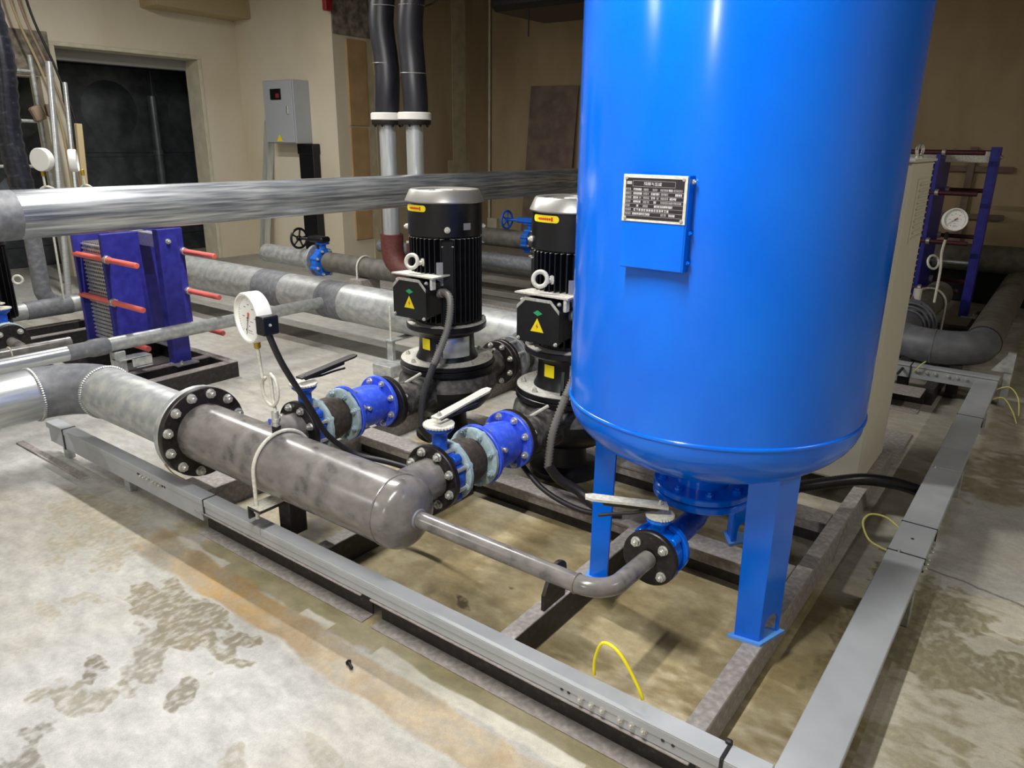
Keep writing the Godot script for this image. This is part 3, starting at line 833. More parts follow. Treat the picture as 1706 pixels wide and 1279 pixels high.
func trays() -> void:
	# front tray: 52 wide, on top of the front channel
	var t := thing("cable_tray", "long gray steel cable tray running along the front of the skid", "cable tray", Vector3(-1.9, 0.1, -1.31))
	part("tray_body", G.new().bb(Vector3(-2.36, 0.101, -1.336), Vector3(-0.29, 0.150, -1.286), 0.002), M.tray, t)
	part("left_body", G.new().bb(Vector3(-3.60, 0.062, -1.336), Vector3(-2.36, 0.150, -1.286), 0.002), M.tray, t)
	for x in [-3.5, -2.95]:
		part("leg", G.new().bb(Vector3(x - 0.02, 0.0, -1.332), Vector3(x + 0.02, 0.062, -1.30), 0.002), M.galv_dusty, t)
	var cuts := [-3.62, -3.45, -2.34, -2.0, -0.383, -0.288]
	for i in cuts.size() - 1:
		var g := G.new()
		g.bb(Vector3(cuts[i] + 0.0015, 0.145, -1.338), Vector3(cuts[i + 1] - 0.0015, 0.155, -1.284), 0.002)
		g.bb(Vector3(cuts[i] + 0.0015, 0.128 if i != 1 else 0.130, -1.286), Vector3(cuts[i + 1] - 0.0015, 0.150, -1.2835), 0.001)
		part("lid", g, M.tray, t)
	part("end_band", G.new().bb(Vector3(-3.456, 0.06, -1.34), Vector3(-3.446, 0.1565, -1.2815), 0.001), M.tray_gap, t)
	part("cable_tie", G.new().bb(Vector3(-0.389, 0.1, -1.34), Vector3(-0.381, 0.1575, -1.281), 0.001), M.cable, t)
	part("tie_head", G.new().box(Vector3(-0.389, 0.160, -1.335), Vector3(0.016, 0.012, 0.012), 0.003), M.cable, t)
	part("strap", G.new().bb(Vector3(-2.343, 0.1, -1.3395), Vector3(-2.337, 0.1565, -1.2815), 0.001), M.tray_gap, t)
	for x0 in [-2.775, -0.735]:
		for k in 6:
			var x: float = x0 + k * 0.024 + (0.018 if k > 2 else 0.0)
			if x0 > -1:
				x = x0 + k * 0.030 + (0.018 if k > 2 else 0.0)
			bolt(t, Vector3(x, 0.126, -1.2845), Vector3.BACK, 0.0075)
		for k in 2:
			var off: Array = [-0.055, -0.035, 0.215, 0.24] if x0 > -1 else [-0.03, -0.02, 0.155, 0.17]
			for e in [off[k], off[k + 2]]:
				part("bolt_hole", G.new().cyl(Vector3(x0 + e, 0.126, -1.2845), Vector3(x0 + e, 0.126, -1.2832), 0.0045, 10, 0.0003), M.tray_gap, t)
	single("flat_bar", G.new().bb(Vector3(-3.86, 0.0, -1.262), Vector3(-3.20, 0.008, -1.228), 0.002), M.steel_dusty, "pale flat steel bar lying on the floor before the left end of the front tray", "steel bar", Vector3(-3.5, 0, -1.245))
	# right tray: 108 wide lying flat, running back along the skid
	var r := thing("cable_tray", "wide flat gray cable tray running back along the right side of the skid", "cable tray", Vector3(-0.23, 0.1, -2.8))
	part("tray_body", G.new().bb(Vector3(-0.285, 0.108, -4.84), Vector3(-0.181, 0.150, -1.285), 0.002), M.tray, r)
	var zc := [-1.283, -2.452, -2.69, -3.28, -4.06, -4.84]
	for i in zc.size() - 1:
		part("lid", G.new().bb(Vector3(-0.288, 0.146, zc[i + 1] + 0.0015), Vector3(-0.178, 0.155, zc[i] - 0.0015), 0.002), M.tray, r)
	for z in [-2.452, -2.69, -4.06]:
		part("joint_band", G.new().bb(Vector3(-0.2895, 0.107, z - 0.003), Vector3(-0.1765, 0.1562, z + 0.003), 0.0006), M.tray_gap, r)
	for k in 6:
		bolt(r, Vector3(-0.1785, 0.135, -2.43 - k * 0.032 - (0.03 if k > 2 else 0.0)), Vector3.RIGHT, 0.0085)
	bolt(r, Vector3(-0.255, 0.155, -2.455), Vector3.UP, 0.006)
	bolt(r, Vector3(-0.27, 0.155, -3.27), Vector3.UP, 0.006)
	part("bolt_hole", G.new().cyl(Vector3(-0.235, 0.1545, -2.57), Vector3(-0.235, 0.1556, -2.57), 0.006, 10, 0.0003), M.tray_gap, r)
	for z in [-2.30, -3.4, -4.3]:
		part("leg", G.new().bb(Vector3(-0.20, 0.0, z - 0.02), Vector3(-0.176, 0.108, z + 0.02), 0.002), M.galv_dusty, r)
		part("leg", G.new().bb(Vector3(-0.29, 0.0, z - 0.02), Vector3(-0.27, 0.108, z + 0.02), 0.002), M.galv_dusty, r)
	for z in [-1.6]:
		part("leg", G.new().bb(Vector3(-0.27, 0.0, z - 0.02), Vector3(-0.20, 0.108, z + 0.02), 0.002), M.galv_dusty, r)
	# cross tray at the back
	var c := thing("cable_tray", "dark gray cable tray crossing behind the beige cabinet under the big elbow", "cable tray", Vector3(-0.7, 0.1, -4.8))
	part("tray_body", G.new().bb(Vector3(-1.7, 0.10, -4.84), Vector3(-0.18, 0.172, -4.77), 0.002), M.tray, c)
	part("lid", G.new().bb(Vector3(-1.7, 0.168, -4.845), Vector3(-0.62, 0.178, -4.765), 0.002), M.tray, c)
	part("lid", G.new().bb(Vector3(-0.616, 0.168, -4.845), Vector3(-0.175, 0.178, -4.765), 0.002), M.tray, c)
	part("joint_band", G.new().bb(Vector3(-0.621, 0.1, -4.847), Vector3(-0.615, 0.1785, -4.763), 0.0006), M.tray_gap, c)
	for k in 6:
		bolt(c, Vector3(-0.575 + k * 0.045 + (0.02 if k > 2 else 0.0), 0.145, -4.77), Vector3.BACK, 0.010)
	part("bolt_hole", G.new().cyl(Vector3(-0.66, 0.15, -4.77), Vector3(-0.66, 0.15, -4.6285), 0.008, 10, 0.0003), M.tray_gap, c)
	# earth wires
	single("earth_wire", G.new().tube(curve([Vector3(-0.738, 0.153, -1.349), Vector3(-0.736, 0.20, -1.345), Vector3(-0.715, 0.262, -1.335), Vector3(-0.682, 0.272, -1.33), Vector3(-0.65, 0.245, -1.333), Vector3(-0.615, 0.18, -1.343), Vector3(-0.604, 0.150, -1.347)]), 0.0042, 10), M.yellow_wire, "bright yellow earth wire arching up behind the front cable tray", "wire", Vector3(-0.67, 0.15, -1.345))
	single("earth_wire", G.new().tube(curve([Vector3(-0.29, 0.135, -2.665), Vector3(-0.34, 0.145, -2.70), Vector3(-0.392, 0.14, -2.70), Vector3(-0.405, 0.12, -2.66), Vector3(-0.36, 0.11, -2.56), Vector3(-0.29, 0.13, -2.485)]), 0.0035, 10), M.yellow_dim, "pale yellow earth wire looping out left of the right cable tray", "wire", Vector3(-0.35, 0.11, -2.6))
	single("earth_wire", G.new().tube(curve([Vector3(-0.178, 0.13, -4.72), Vector3(-0.12, 0.15, -4.74), Vector3(-0.07, 0.10, -4.72), Vector3(-0.05, 0.02, -4.66)]), 0.0035, 10), M.yellow_dim, "pale yellow earth wire looping right of the far tray corner, the upper of two", "wire", Vector3(-0.1, 0.1, -4.72))
	single("earth_wire", G.new().tube(curve([Vector3(-0.178, 0.12, -4.55), Vector3(-0.13, 0.13, -4.57), Vector3(-0.08, 0.07, -4.56), Vector3(-0.05, 0.02, -4.52)]), 0.0035, 10), M.yellow_dim, "pale yellow earth wire looping right of the far tray corner, the lower of two", "wire", Vector3(-0.1, 0.1, -4.55))
	single("earth_wire", G.new().tube(curve([Vector3(-0.59, 0.14, -4.766), Vector3(-0.585, 0.16, -4.745), Vector3(-0.56, 0.20, -4.745), Vector3(-0.545, 0.215, -4.755)]), 0.004, 8), M.yellow_dim, "short greenish yellow earth wire under the big gray elbow", "wire", Vector3(-0.57, 0.15, -4.63))
	# bolt lying on the floor
	single("loose_bolt", G.new().cyl(Vector3(-1.40, 0.008, -1.130), Vector3(-1.37, 0.008, -1.118), 0.005, 8).cyl(Vector3(-1.40, 0.008, -1.130), Vector3(-1.394, 0.008, -1.128), 0.009, 6), M.black, "small dark bolt lying on the brown stained floor", "bolt", Vector3(-1.39, 0.0, -1.124))

# ---------------------------------------------------------------- tank
func tank() -> void:
	var c := Vector3(-0.735, 0, -1.94)
	var t := thing("pressure_tank", "large upright bright blue pressure tank standing on three legs", "tank", Vector3(-0.735, 0.1, -1.94))
	var T := Transform3D(Basis.IDENTITY, c)
	var p := PackedVector2Array()
	for i in 15:
		var q := PI / 2 * i / 14.0
		p.append(Vector2(0.4 * sin(q), 0.715 - 0.19 * cos(q)))
	p.append(Vector2(0.4, 2.15))
	for i in 14:
		var q := PI / 2 * (i + 1) / 14.0
		p.append(Vector2(0.4 * cos(q), 2.15 + 0.19 * sin(q)))
	part("shell", G.new().lathe(p, 128, T), M.tank, t)
	var w := PackedVector2Array()
	for i in 9:
		var q := PI * i / 8.0 - PI / 2
		w.append(Vector2(0.3985 + 0.0055 * cos(q), 0.723 + 0.0065 * sin(q)))
	part("weld_bead", G.new().lathe(w, 128, T), M.tank, t)
	# legs: bent plate, fold outward
	var R := 0.0
	for k in 3:
		var apex: Vector3 = [Vector3(-0.475, 0, -1.785), Vector3(-1.013, 0, -1.785), Vector3(-0.735, 0, -2.26)][k]
		var d1: float = [172.0, 8.0, 235.0][k]
		var d2: float = [287.0, 253.0, 305.0][k]
		var e1 := Vector3(cos(deg_to_rad(d1)), 0, sin(deg_to_rad(d1)))
		var e2 := Vector3(cos(deg_to_rad(d2)), 0, sin(deg_to_rad(d2)))
		var leg := G.new()
		var n1 := Vector3(-e1.z, 0, e1.x)
		var n2 := Vector3(e2.z, 0, -e2.x)
		if n1.dot(e2) < 0:
			n1 = -n1
		if n2.dot(e1) < 0:
			n2 = -n2
		var yb := 0.108
		var yt := 0.70
		# plain face along e1
		var sq := PackedVector2Array([Vector2(0, yb), Vector2(0.066, yb), Vector2(0.078, yt), Vector2(0, yt)])
		leg.prism(sq, 0.006, Transform3D(Basis(e1, Vector3.UP, n1), apex))
		# face along e2 with an arched cut-out at the foot
		var cut := PackedVector2Array([Vector2(0, yb), Vector2(0.020, yb), Vector2(0.020, yb + 0.035)])
		for i in 9:
			var q := PI * i / 8.0
			cut.append(Vector2(0.050 - 0.030 * cos(q), yb + 0.036 + 0.032 * sin(q)))
		cut.append_array([Vector2(0.080, yb), Vector2(0.090, yb), Vector2(0.094, yt), Vector2(0, yt)])
		leg.prism(cut, 0.006, Transform3D(Basis(e2, Vector3.UP, n2), apex))
		var lm := part("leg", leg, M.tank, t)
		var fp := PackedVector2Array([Vector2(-0.012, -0.012), Vector2(0.078, -0.012), Vector2(0.078, 0.012), Vector2(0.02, 0.10), Vector2(-0.012, 0.10)])
		var foot := PackedVector2Array()
		for v in fp:
			foot.append(Vector2(v.x, v.y))
		part("foot_plate", G.new().prism(foot, 0.008, Transform3D(Basis(e1, e2, Vector3.UP), apex + Vector3(0, 0.1, 0))), mat(c8(88, 150, 226), 0.4), lm)
	# outlet neck and flanges
	part("outlet_neck", G.new().cyl(c + Vector3(0, 0.44, 0), c + Vector3(0, 0.56, 0), 0.075, 32), M.tank, t)
	var f := part("outlet_flange", flange(c + Vector3(0, 0.440, 0), Vector3.UP, 0.142, 0.02), M.tank, t)
	bolts(f, c + Vector3(0, 0.46, 0), Vector3.UP, 0.116, 8, 0.012, 0.3, M.tank)
	var f2 := part("blind_flange", flange(c + Vector3(0, 0.416, 0), Vector3.UP, 0.142, 0.021), M.tank, t)
	part("gasket", G.new().cyl(c + Vector3(0, 0.436, 0), c + Vector3(0, 0.441, 0), 0.134, 40, 0.0005), M.black, f2)
	part("stub_elbow", G.new().tube(arc([c + Vector3(0, 0.42, 0), c + Vector3(0, 0.344, 0), Vector3(-0.742, 0.344, -1.735)], [0.06]), 0.034, 20), M.blue_dark, t)
	# nameplate bracket standing off the shell
	var b := G.new()
	b.bb(Vector3(-0.821, 1.131, -1.523), Vector3(-0.669, 1.336, -1.515), 0.002)
	b.bb(Vector3(-0.672, 1.131, -1.56), Vector3(-0.667, 1.336, -1.517), 0.001)
	b.bb(Vector3(-0.823, 1.131, -1.56), Vector3(-0.818, 1.336, -1.517), 0.001)
	var br := part("plate_bracket", b, M.tank, t)
	for y in [1.323, 1.215, 1.151]:
		bolt(br, Vector3(-0.667, y, -1.533), Vector3.RIGHT, 0.0055, M.tank if y < 1.3 else M.zinc)
	var np := MeshInstance3D.new()
	np.name = "nameplate"
	var bm := G.new().box(Vector3.ZERO, Vector3(0.152, 0.101, 0.002), 0.0008)
	np.mesh = bm.mesh(Vector3.ZERO)
	np.mesh.surface_set_material(0, M.white_metal)
	np.position = Vector3(-0.745, 1.2845, -1.5138) - O
	br.add_child(np, true)
	var face := MeshInstance3D.new()
	face.name = "nameplate_print"
	var qm := QuadMesh.new()
	qm.size = Vector2(0.139, 0.089)
	face.mesh = qm
	qm.material = nameplate_material()
	face.position = Vector3(-0.745, 1.2845, -1.5124) - O
	br.add_child(face, true)
	for sx in [-1, 1]:
		for sy in [-1, 1]:
			part("rivet", G.new().cyl(Vector3(-0.745 + sx * 0.0675, 1.2845 + sy * 0.043, -1.5125), Vector3(-0.745 + sx * 0.0675, 1.2845 + sy * 0.043, -1.5105), 0.004, 10, 0.001), M.zinc, br)

func rect(im: Image, x: int, y: int, w: int, h: int, c: Color) -> void:
	im.fill_rect(Rect2i(x, y, w, h), c)

func nameplate_material() -> StandardMaterial3D:
	# print on the plate: dark ground, framed title of five characters, ruled rows of light fields
	var im := Image.create(456, 296, false, Image.FORMAT_RGB8)
	var dk := c8(44, 40, 44)
	var lt := c8(226, 224, 226)
	var md := c8(168, 166, 168)
	im.fill(dk)
	rect(im, 0, 0, 456, 3, lt)
	rect(im, 56, 22, 332, 2, md)
	rect(im, 56, 62, 332, 2, md)
	rect(im, 56, 22, 2, 42, md)
	rect(im, 386, 22, 2, 42, md)
	rect(im, 8, 28, 40, 22, md)
	# five block characters, 24 px each, drawn stroke by stroke
	var glyphs := [
		[[0, 0, 2, 22], [0, 0, 8, 2], [5, 2, 2, 6], [3, 9, 5, 2], [10, 0, 14, 2], [12, 4, 10, 2], [12, 4, 2, 5], [20, 4, 2, 5], [10, 11, 14, 2], [10, 11, 2, 11], [22, 11, 2, 11], [14, 15, 6, 2], [16, 17, 2, 5]],
		[[0, 0, 2, 22], [0, 0, 8, 2], [7, 0, 2, 22], [1, 7, 6, 2], [1, 13, 6, 2], [11, 1, 13, 2], [14, 0, 2, 5], [19, 0, 2, 5], [12, 6, 11, 2], [12, 10, 11, 2], [12, 6, 2, 6], [21, 6, 2, 6], [11, 14, 13, 2], [16, 12, 2, 6], [12, 18, 4, 3], [19, 18, 4, 3]],
		[[3, 0, 3, 5], [5, 3, 16, 2], [4, 8, 14, 2], [2, 13, 16, 2], [16, 13, 2, 6], [18, 18, 4, 3]],
		[[1, 1, 22, 2], [1, 1, 2, 20], [7, 9, 14, 2], [12, 5, 2, 15], [4, 20, 20, 2], [17, 13, 3, 3]],
		[[0, 4, 9, 2], [3, 0, 2, 12], [1, 11, 8, 2], [1, 11, 2, 10], [7, 11, 2, 10], [1, 20, 8, 2], [11, 2, 13, 2], [14, 0, 2, 5], [19, 0, 2, 5], [11, 7, 6, 2], [18, 7, 6, 2], [12, 12, 2, 10], [12, 12, 11, 2], [12, 16, 10, 2], [12, 20, 12, 2], [17, 12, 2, 10]],
	]
	for k in 5:
		for s in glyphs[k]:
			rect(im, 146 + k * 28 + s[0], 32 + s[1], s[2], s[3], lt)
	# rows: [start column, width] of light fields as they sit on the plate
	var rows := [
		[[4, 44, 0], [64, 72, 1], [146, 44, 0], [216, 36, 0], [276, 56, 0], [338, 32, 1], [378, 70, 0]],
		[[4, 44, 0], [66, 70, 1], [146, 44, 0], [206, 66, 1], [282, 56, 0], [392, 50, 1]],
		[[4, 46, 0], [66, 40, 1], [112, 22, 0], [144, 52, 0], [206, 36, 1], [250, 18, 0], [282, 60, 0], [352, 48, 1]],
		[[4, 40, 0], [68, 62, 1], [144, 52, 0], [228, 18, 1], [282, 110, 0], [396, 50, 0]],
		[[4, 40, 0], [94, 16, 1], [146, 46, 0], [234, 140, 1]],
		[[4, 46, 0], [74, 282, 2]],
		[[4, 48, 0], [64, 140, 1], [290, 40, 0], [350, 52, 1]],
	]
	var rng := RandomNumberGenerator.new()
	rng.seed = 5
	for j in rows.size():
		var y := 76 + j * 29
		rect(im, 0, y + 22, 456, 2, md)
		for f in rows[j]:
			var x: int = f[0]
			while x < f[0] + f[1] - 5:
				var gw := rng.randi_range(5, 9) if f[2] != 2 else 15
				var gc := lt if f[2] >= 1 else c8(168, 166, 168)
				rect(im, x, y, gw, 3, gc)
				rect(im, x + (gw / 2), y, 3, 16, gc)
				if rng.randf() < 0.7:
					rect(im, x, y + 7, gw, 3, gc)
				if rng.randf() < 0.7:
					rect(im, x, y + 14, gw, 2, gc)
				if rng.randf() < 0.5:
					rect(im, x, y + 2, 2, 14, gc)
				x += gw + (3 if f[2] != 2 else 5)
	var m := mat(Color.WHITE, 0.35)
	m.albedo_texture = ImageTexture.create_from_image(im)
	return m

# ---------------------------------------------------------------- front header
func weld(c: Vector3, axis: Vector3, R: float, parent: Node, m: Material) -> void:
	var t := G.along(c, c + axis)
	var g := G.new()
	for k in 72:
		var q := TAU * k / 72
		var p := t * Vector3(cos(q) * R, 0, sin(q) * R)
		g.box(p, Vector3(0.014, 0.010, 0.014), 0.004, Transform3D.IDENTITY)
	var i := part("weld_bead", g, m, parent)
	i.set_meta("kind", "stuff")

func header() -> void:
	var y := 0.359
	var z := -1.388
	var t := thing("header_pipe", "thick dusty dark gray header pipe with a domed end at the front", "pipe", Vector3(-1.9, y - 0.11, z))
	var p := PackedVector2Array([Vector2(0, 0), Vector2(0.1095, 0), Vector2(0.1095, 1.02)])
	for i in 12:
		var q := PI / 2 * (i + 1) / 12.0
		p.append(Vector2(0.1095 * cos(q), 1.02 + 0.025 + 0.062 * sin(q)))
	part("barrel", G.new().lathe(p, 56, G.along(Vector3(-2.465, y, z), Vector3(-1.0, y, z))), M.header, t)
	part("weld_seam", G.new().ring(Vector3(-1.448, y, z), Vector3.RIGHT, 0.1095, 0.003, 56, 6), M.header, t)
	var f := part("flange", flange(Vector3(-2.475, y, z), Vector3.RIGHT, 0.17, 0.026), M.black_flange, t)
	bolts(f, Vector3(-2.449, y, z), Vector3.RIGHT, 0.1475, 12, 0.0165, 0.5)
	for x in [-2.20, -1.52]:
		part("branch", G.new().cyl(Vector3(x, y, z), Vector3(x, y, -1.62), 0.068, 32), M.header, t)
		var bf := part("branch_flange", flange(Vector3(x, y, -1.612), Vector3.FORWARD, 0.11, 0.022), M.black_flange, t)
		bolts(bf, Vector3(x, y, -1.612), Vector3.BACK, 0.09, 8, 0.0135, 0.5)
	# drain line to the tank
	var d := thing("drain_pipe", "slim dusty gray pipe running from the header end to the tank valve", "pipe", Vector3(-1.0, y - 0.03, z))
	part("run", G.new().tube(arc([Vector3(-1.37, y, z), Vector3(-0.742, y, z), Vector3(-0.742, y - 0.012, -1.615)], [0.075], 10), 0.0245, 24), M.header, d)
	part("weld_bead", G.new().ring(Vector3(-1.358, y, z), Vector3.RIGHT, 0.026, 0.005, 28, 8), M.primer, d)
	part("weld_bead", G.new().ring(Vector3(-0.822, y, z), Vector3.RIGHT, 0.0245, 0.003, 28, 8), M.header, d)
	var df := part("flange", flange(Vector3(-0.742, 0.345, -1.622), Vector3.FORWARD, 0.078, 0.02), M.black_flange, d)
	bolts(df, Vector3(-0.742, 0.345, -1.622), Vector3.BACK, 0.056, 4, 0.0125, 0.5)
	# saddle plates carrying the drain line
	var s := thing("pipe_saddle", "small dark round topped steel plate on the beam behind the slim drain pipe", "pipe support", Vector3(-1.03, 0.1, -1.6))
	var sp := PackedVector2Array([Vector2(0.0, 0.10), Vector2(0.11, 0.10), Vector2(0.115, 0.19)])
	for i in 9:
		var q := PI * i / 8.0
		sp.append(Vector2(0.07 + 0.045 * cos(q), 0.195 + 0.035 * sin(q)))
	sp.append(Vector2(0.0, 0.15))
	part("plate", G.new().prism(sp, 0.012, Transform3D(Basis(Vector3.FORWARD, Vector3.UP, Vector3.RIGHT), Vector3(-1.035, 0, -1.55))), M.steel_black, s)
	# bracket and u-bolt under the barrel
	var u := thing("pipe_support", "flat steel bracket with a long pale u-bolt clamping the front header", "pipe support", Vector3(-1.985, 0.1, -1.388))
	part("bracket", G.new().bb(Vector3(-2.015, 0.236, -1.50), Vector3(-1.945, 0.247, -1.255), 0.002).bb(Vector3(-2.015, 0.200, -1.50), Vector3(-2.008, 0.24, -1.255), 0.001), M.steel_black, u)
	part("stand", G.new().bb(Vector3(-2.012, 0.10, -1.44), Vector3(-1.95, 0.236, -1.37), 0.003), M.steel_black, u)
	part("bracket_top", G.new().bb(Vector3(-2.015, 0.2472, -1.50), Vector3(-1.945, 0.2490, -1.255), 0.0005), M.white_metal, u)
	part("u_bolt", G.new().tube(u_bolt_path(Vector3(-1.985, y, z), Vector3.RIGHT, 0.117, 0.155), 0.0065, 12), M.white_metal, u)
	bolt(u, Vector3(-1.985, 0.236, -1.271), Vector3.DOWN, 0.011)
	# left: galvanised elbow pipe leaving toward the front left
	var e := thing("galvanised_pipe", "thick galvanised pipe turning through an elbow at the left of the header", "pipe", Vector3(-3.0, y - 0.11, z))
	part("straight", G.new().cyl(Vector3(-3.19, y, z), Vector3(-2.50, y, z), 0.1095, 48), M.galv_dusty, e)
	part("elbow", G.new().tube(arc([Vector3(-3.19, y, z), Vector3(-3.40, y, z), Vector3(-3.40, y, -1.18)], [0.2], 14), 0.1105, 40), M.primer, e)
	part("outlet", G.new().cyl(Vector3(-3.40, y, -1.18), Vector3(-3.40, y, -0.985), 0.1095, 48), M.galv, e)
	part("coupling", G.new().cyl(Vector3(-3.40, y, -0.985), Vector3(-3.40, y, -0.3), 0.1125, 48), M.primer, e)
	weld(Vector3(-3.19, y, z), Vector3.RIGHT, 0.112, e, M.galv_dusty)
	weld(Vector3(-3.40, y, -1.18), Vector3.BACK, 0.112, e, M.galv_dusty)
	var ef := part("flange", flange(Vector3(-2.503, y, z), Vector3.RIGHT, 0.17, 0.026), M.galv_dusty, e)
	bolts(ef, Vector3(-2.503, y, z), Vector3.LEFT, 0.1475, 12, 0.0165, 0.5)
	single("binding_wire", G.new().tube(curve([Vector3(-2.49, 0.27, -1.24), Vector3(-2.495, 0.22, -1.27), Vector3(-2.50, 0.18, -1.31), Vector3(-2.55, 0.16, -1.33)]), 0.003, 6), M.wood, "thin tan wire hanging at the foot of the big bolted flange", "wire", Vector3(-2.5, 0.16, -1.3))

func lever_valve(called: String, c: Vector3, R: float, neck: float, dir: Vector3, len: float, m: Material, label: String, group: String, lever: Material) -> Node3D:
	# wafer butterfly valve, pipe axis along z, c = centre of the near face
	var t := thing(called, label, "valve", c, group)
	var pr := PackedVector2Array([Vector2(0, 0), Vector2(R * 0.82, 0), Vector2(R * 0.86, 0.003), Vector2(R * 0.86, 0.043), Vector2(R * 0.82, 0.046), Vector2(0, 0.046)])
	var g := G.new().lathe(pr, 44, G.along(c, c + Vector3.FORWARD))
	for k in 4:
		var q := TAU * (k + 0.5) / 4
		var lp := c + Vector3(cos(q), sin(q), 0) * R * 0.88
		g.cyl(lp - Vector3(0, 0, 0.006), lp - Vector3(0, 0, 0.040), R * 0.16, 16)
	var top := c + Vector3(0, R + neck, -0.023)
	g.cyl(c + Vector3(0, R * 0.7, -0.023), top, R * 0.24, 20)
	g.lathe([Vector2(0, 0), Vector2(R * 0.44, 0), Vector2(R * 0.44, 0.012), Vector2(R * 0.26, 0.03), Vector2(0, 0.03)], 24, Transform3D(Basis(Vector3.RIGHT, PI), top))
	part("body", g, m, t)
	# notched throttle plate
	var np := PackedVector2Array()
	for k in 60:
		var q := TAU * k / 60
		var rr := R * (0.52 if (k % 2 == 0 and k < 34) else 0.47)
		np.append(Vector2(cos(q), sin(q)) * rr)
	var ang := atan2(dir.x, dir.z)
	part("notch_plate", G.new().prism(np, 0.006, Transform3D(Basis(Vector3.UP, ang) * Basis(Vector3.RIGHT, Vector3.FORWARD, Vector3.UP), top)), M.white_metal, t)
	# lever: long flat handle with a squeeze trigger below
	var B := Basis(Vector3.UP, ang)          # local z = lever direction
	var L := PackedVector2Array([Vector2(-0.018, -0.02), Vector2(0.018, -0.02), Vector2(0.016, len * 0.5), Vector2(0.018, len - 0.02), Vector2(0.010, len), Vector2(-0.010, len), Vector2(-0.018, len - 0.02), Vector2(-0.016, len * 0.5)])
	var tilt := B * Basis(Vector3.RIGHT, -0.10)
	var lv := part("lever", G.new().prism(L, 0.007, Transform3D(tilt * Basis(Vector3.RIGHT, Vector3.BACK, Vector3.DOWN), top + Vector3(0, 0.034, 0))), lever, t)
	part("lever_web", G.new().box(Vector3(0, 0.020, len * 0.40), Vector3(0.012, 0.018, len * 0.75), 0.004, Transform3D(tilt, top)), M.lever_black, lv)
	part("trigger", G.new().tube(PackedVector3Array([top + tilt * Vector3(0, 0.016, 0.02), top + tilt * Vector3(0.006, 0.002, len * 0.35), top + tilt * Vector3(0.012, -0.004, len * 0.6), top + tilt * Vector3(0.016, -0.012, len * 0.82)]), 0.0045, 8), M.lever_black, lv)
	bolt(lv, top + Vector3(0, 0.034, 0), Vector3.UP, 0.008)
	return t

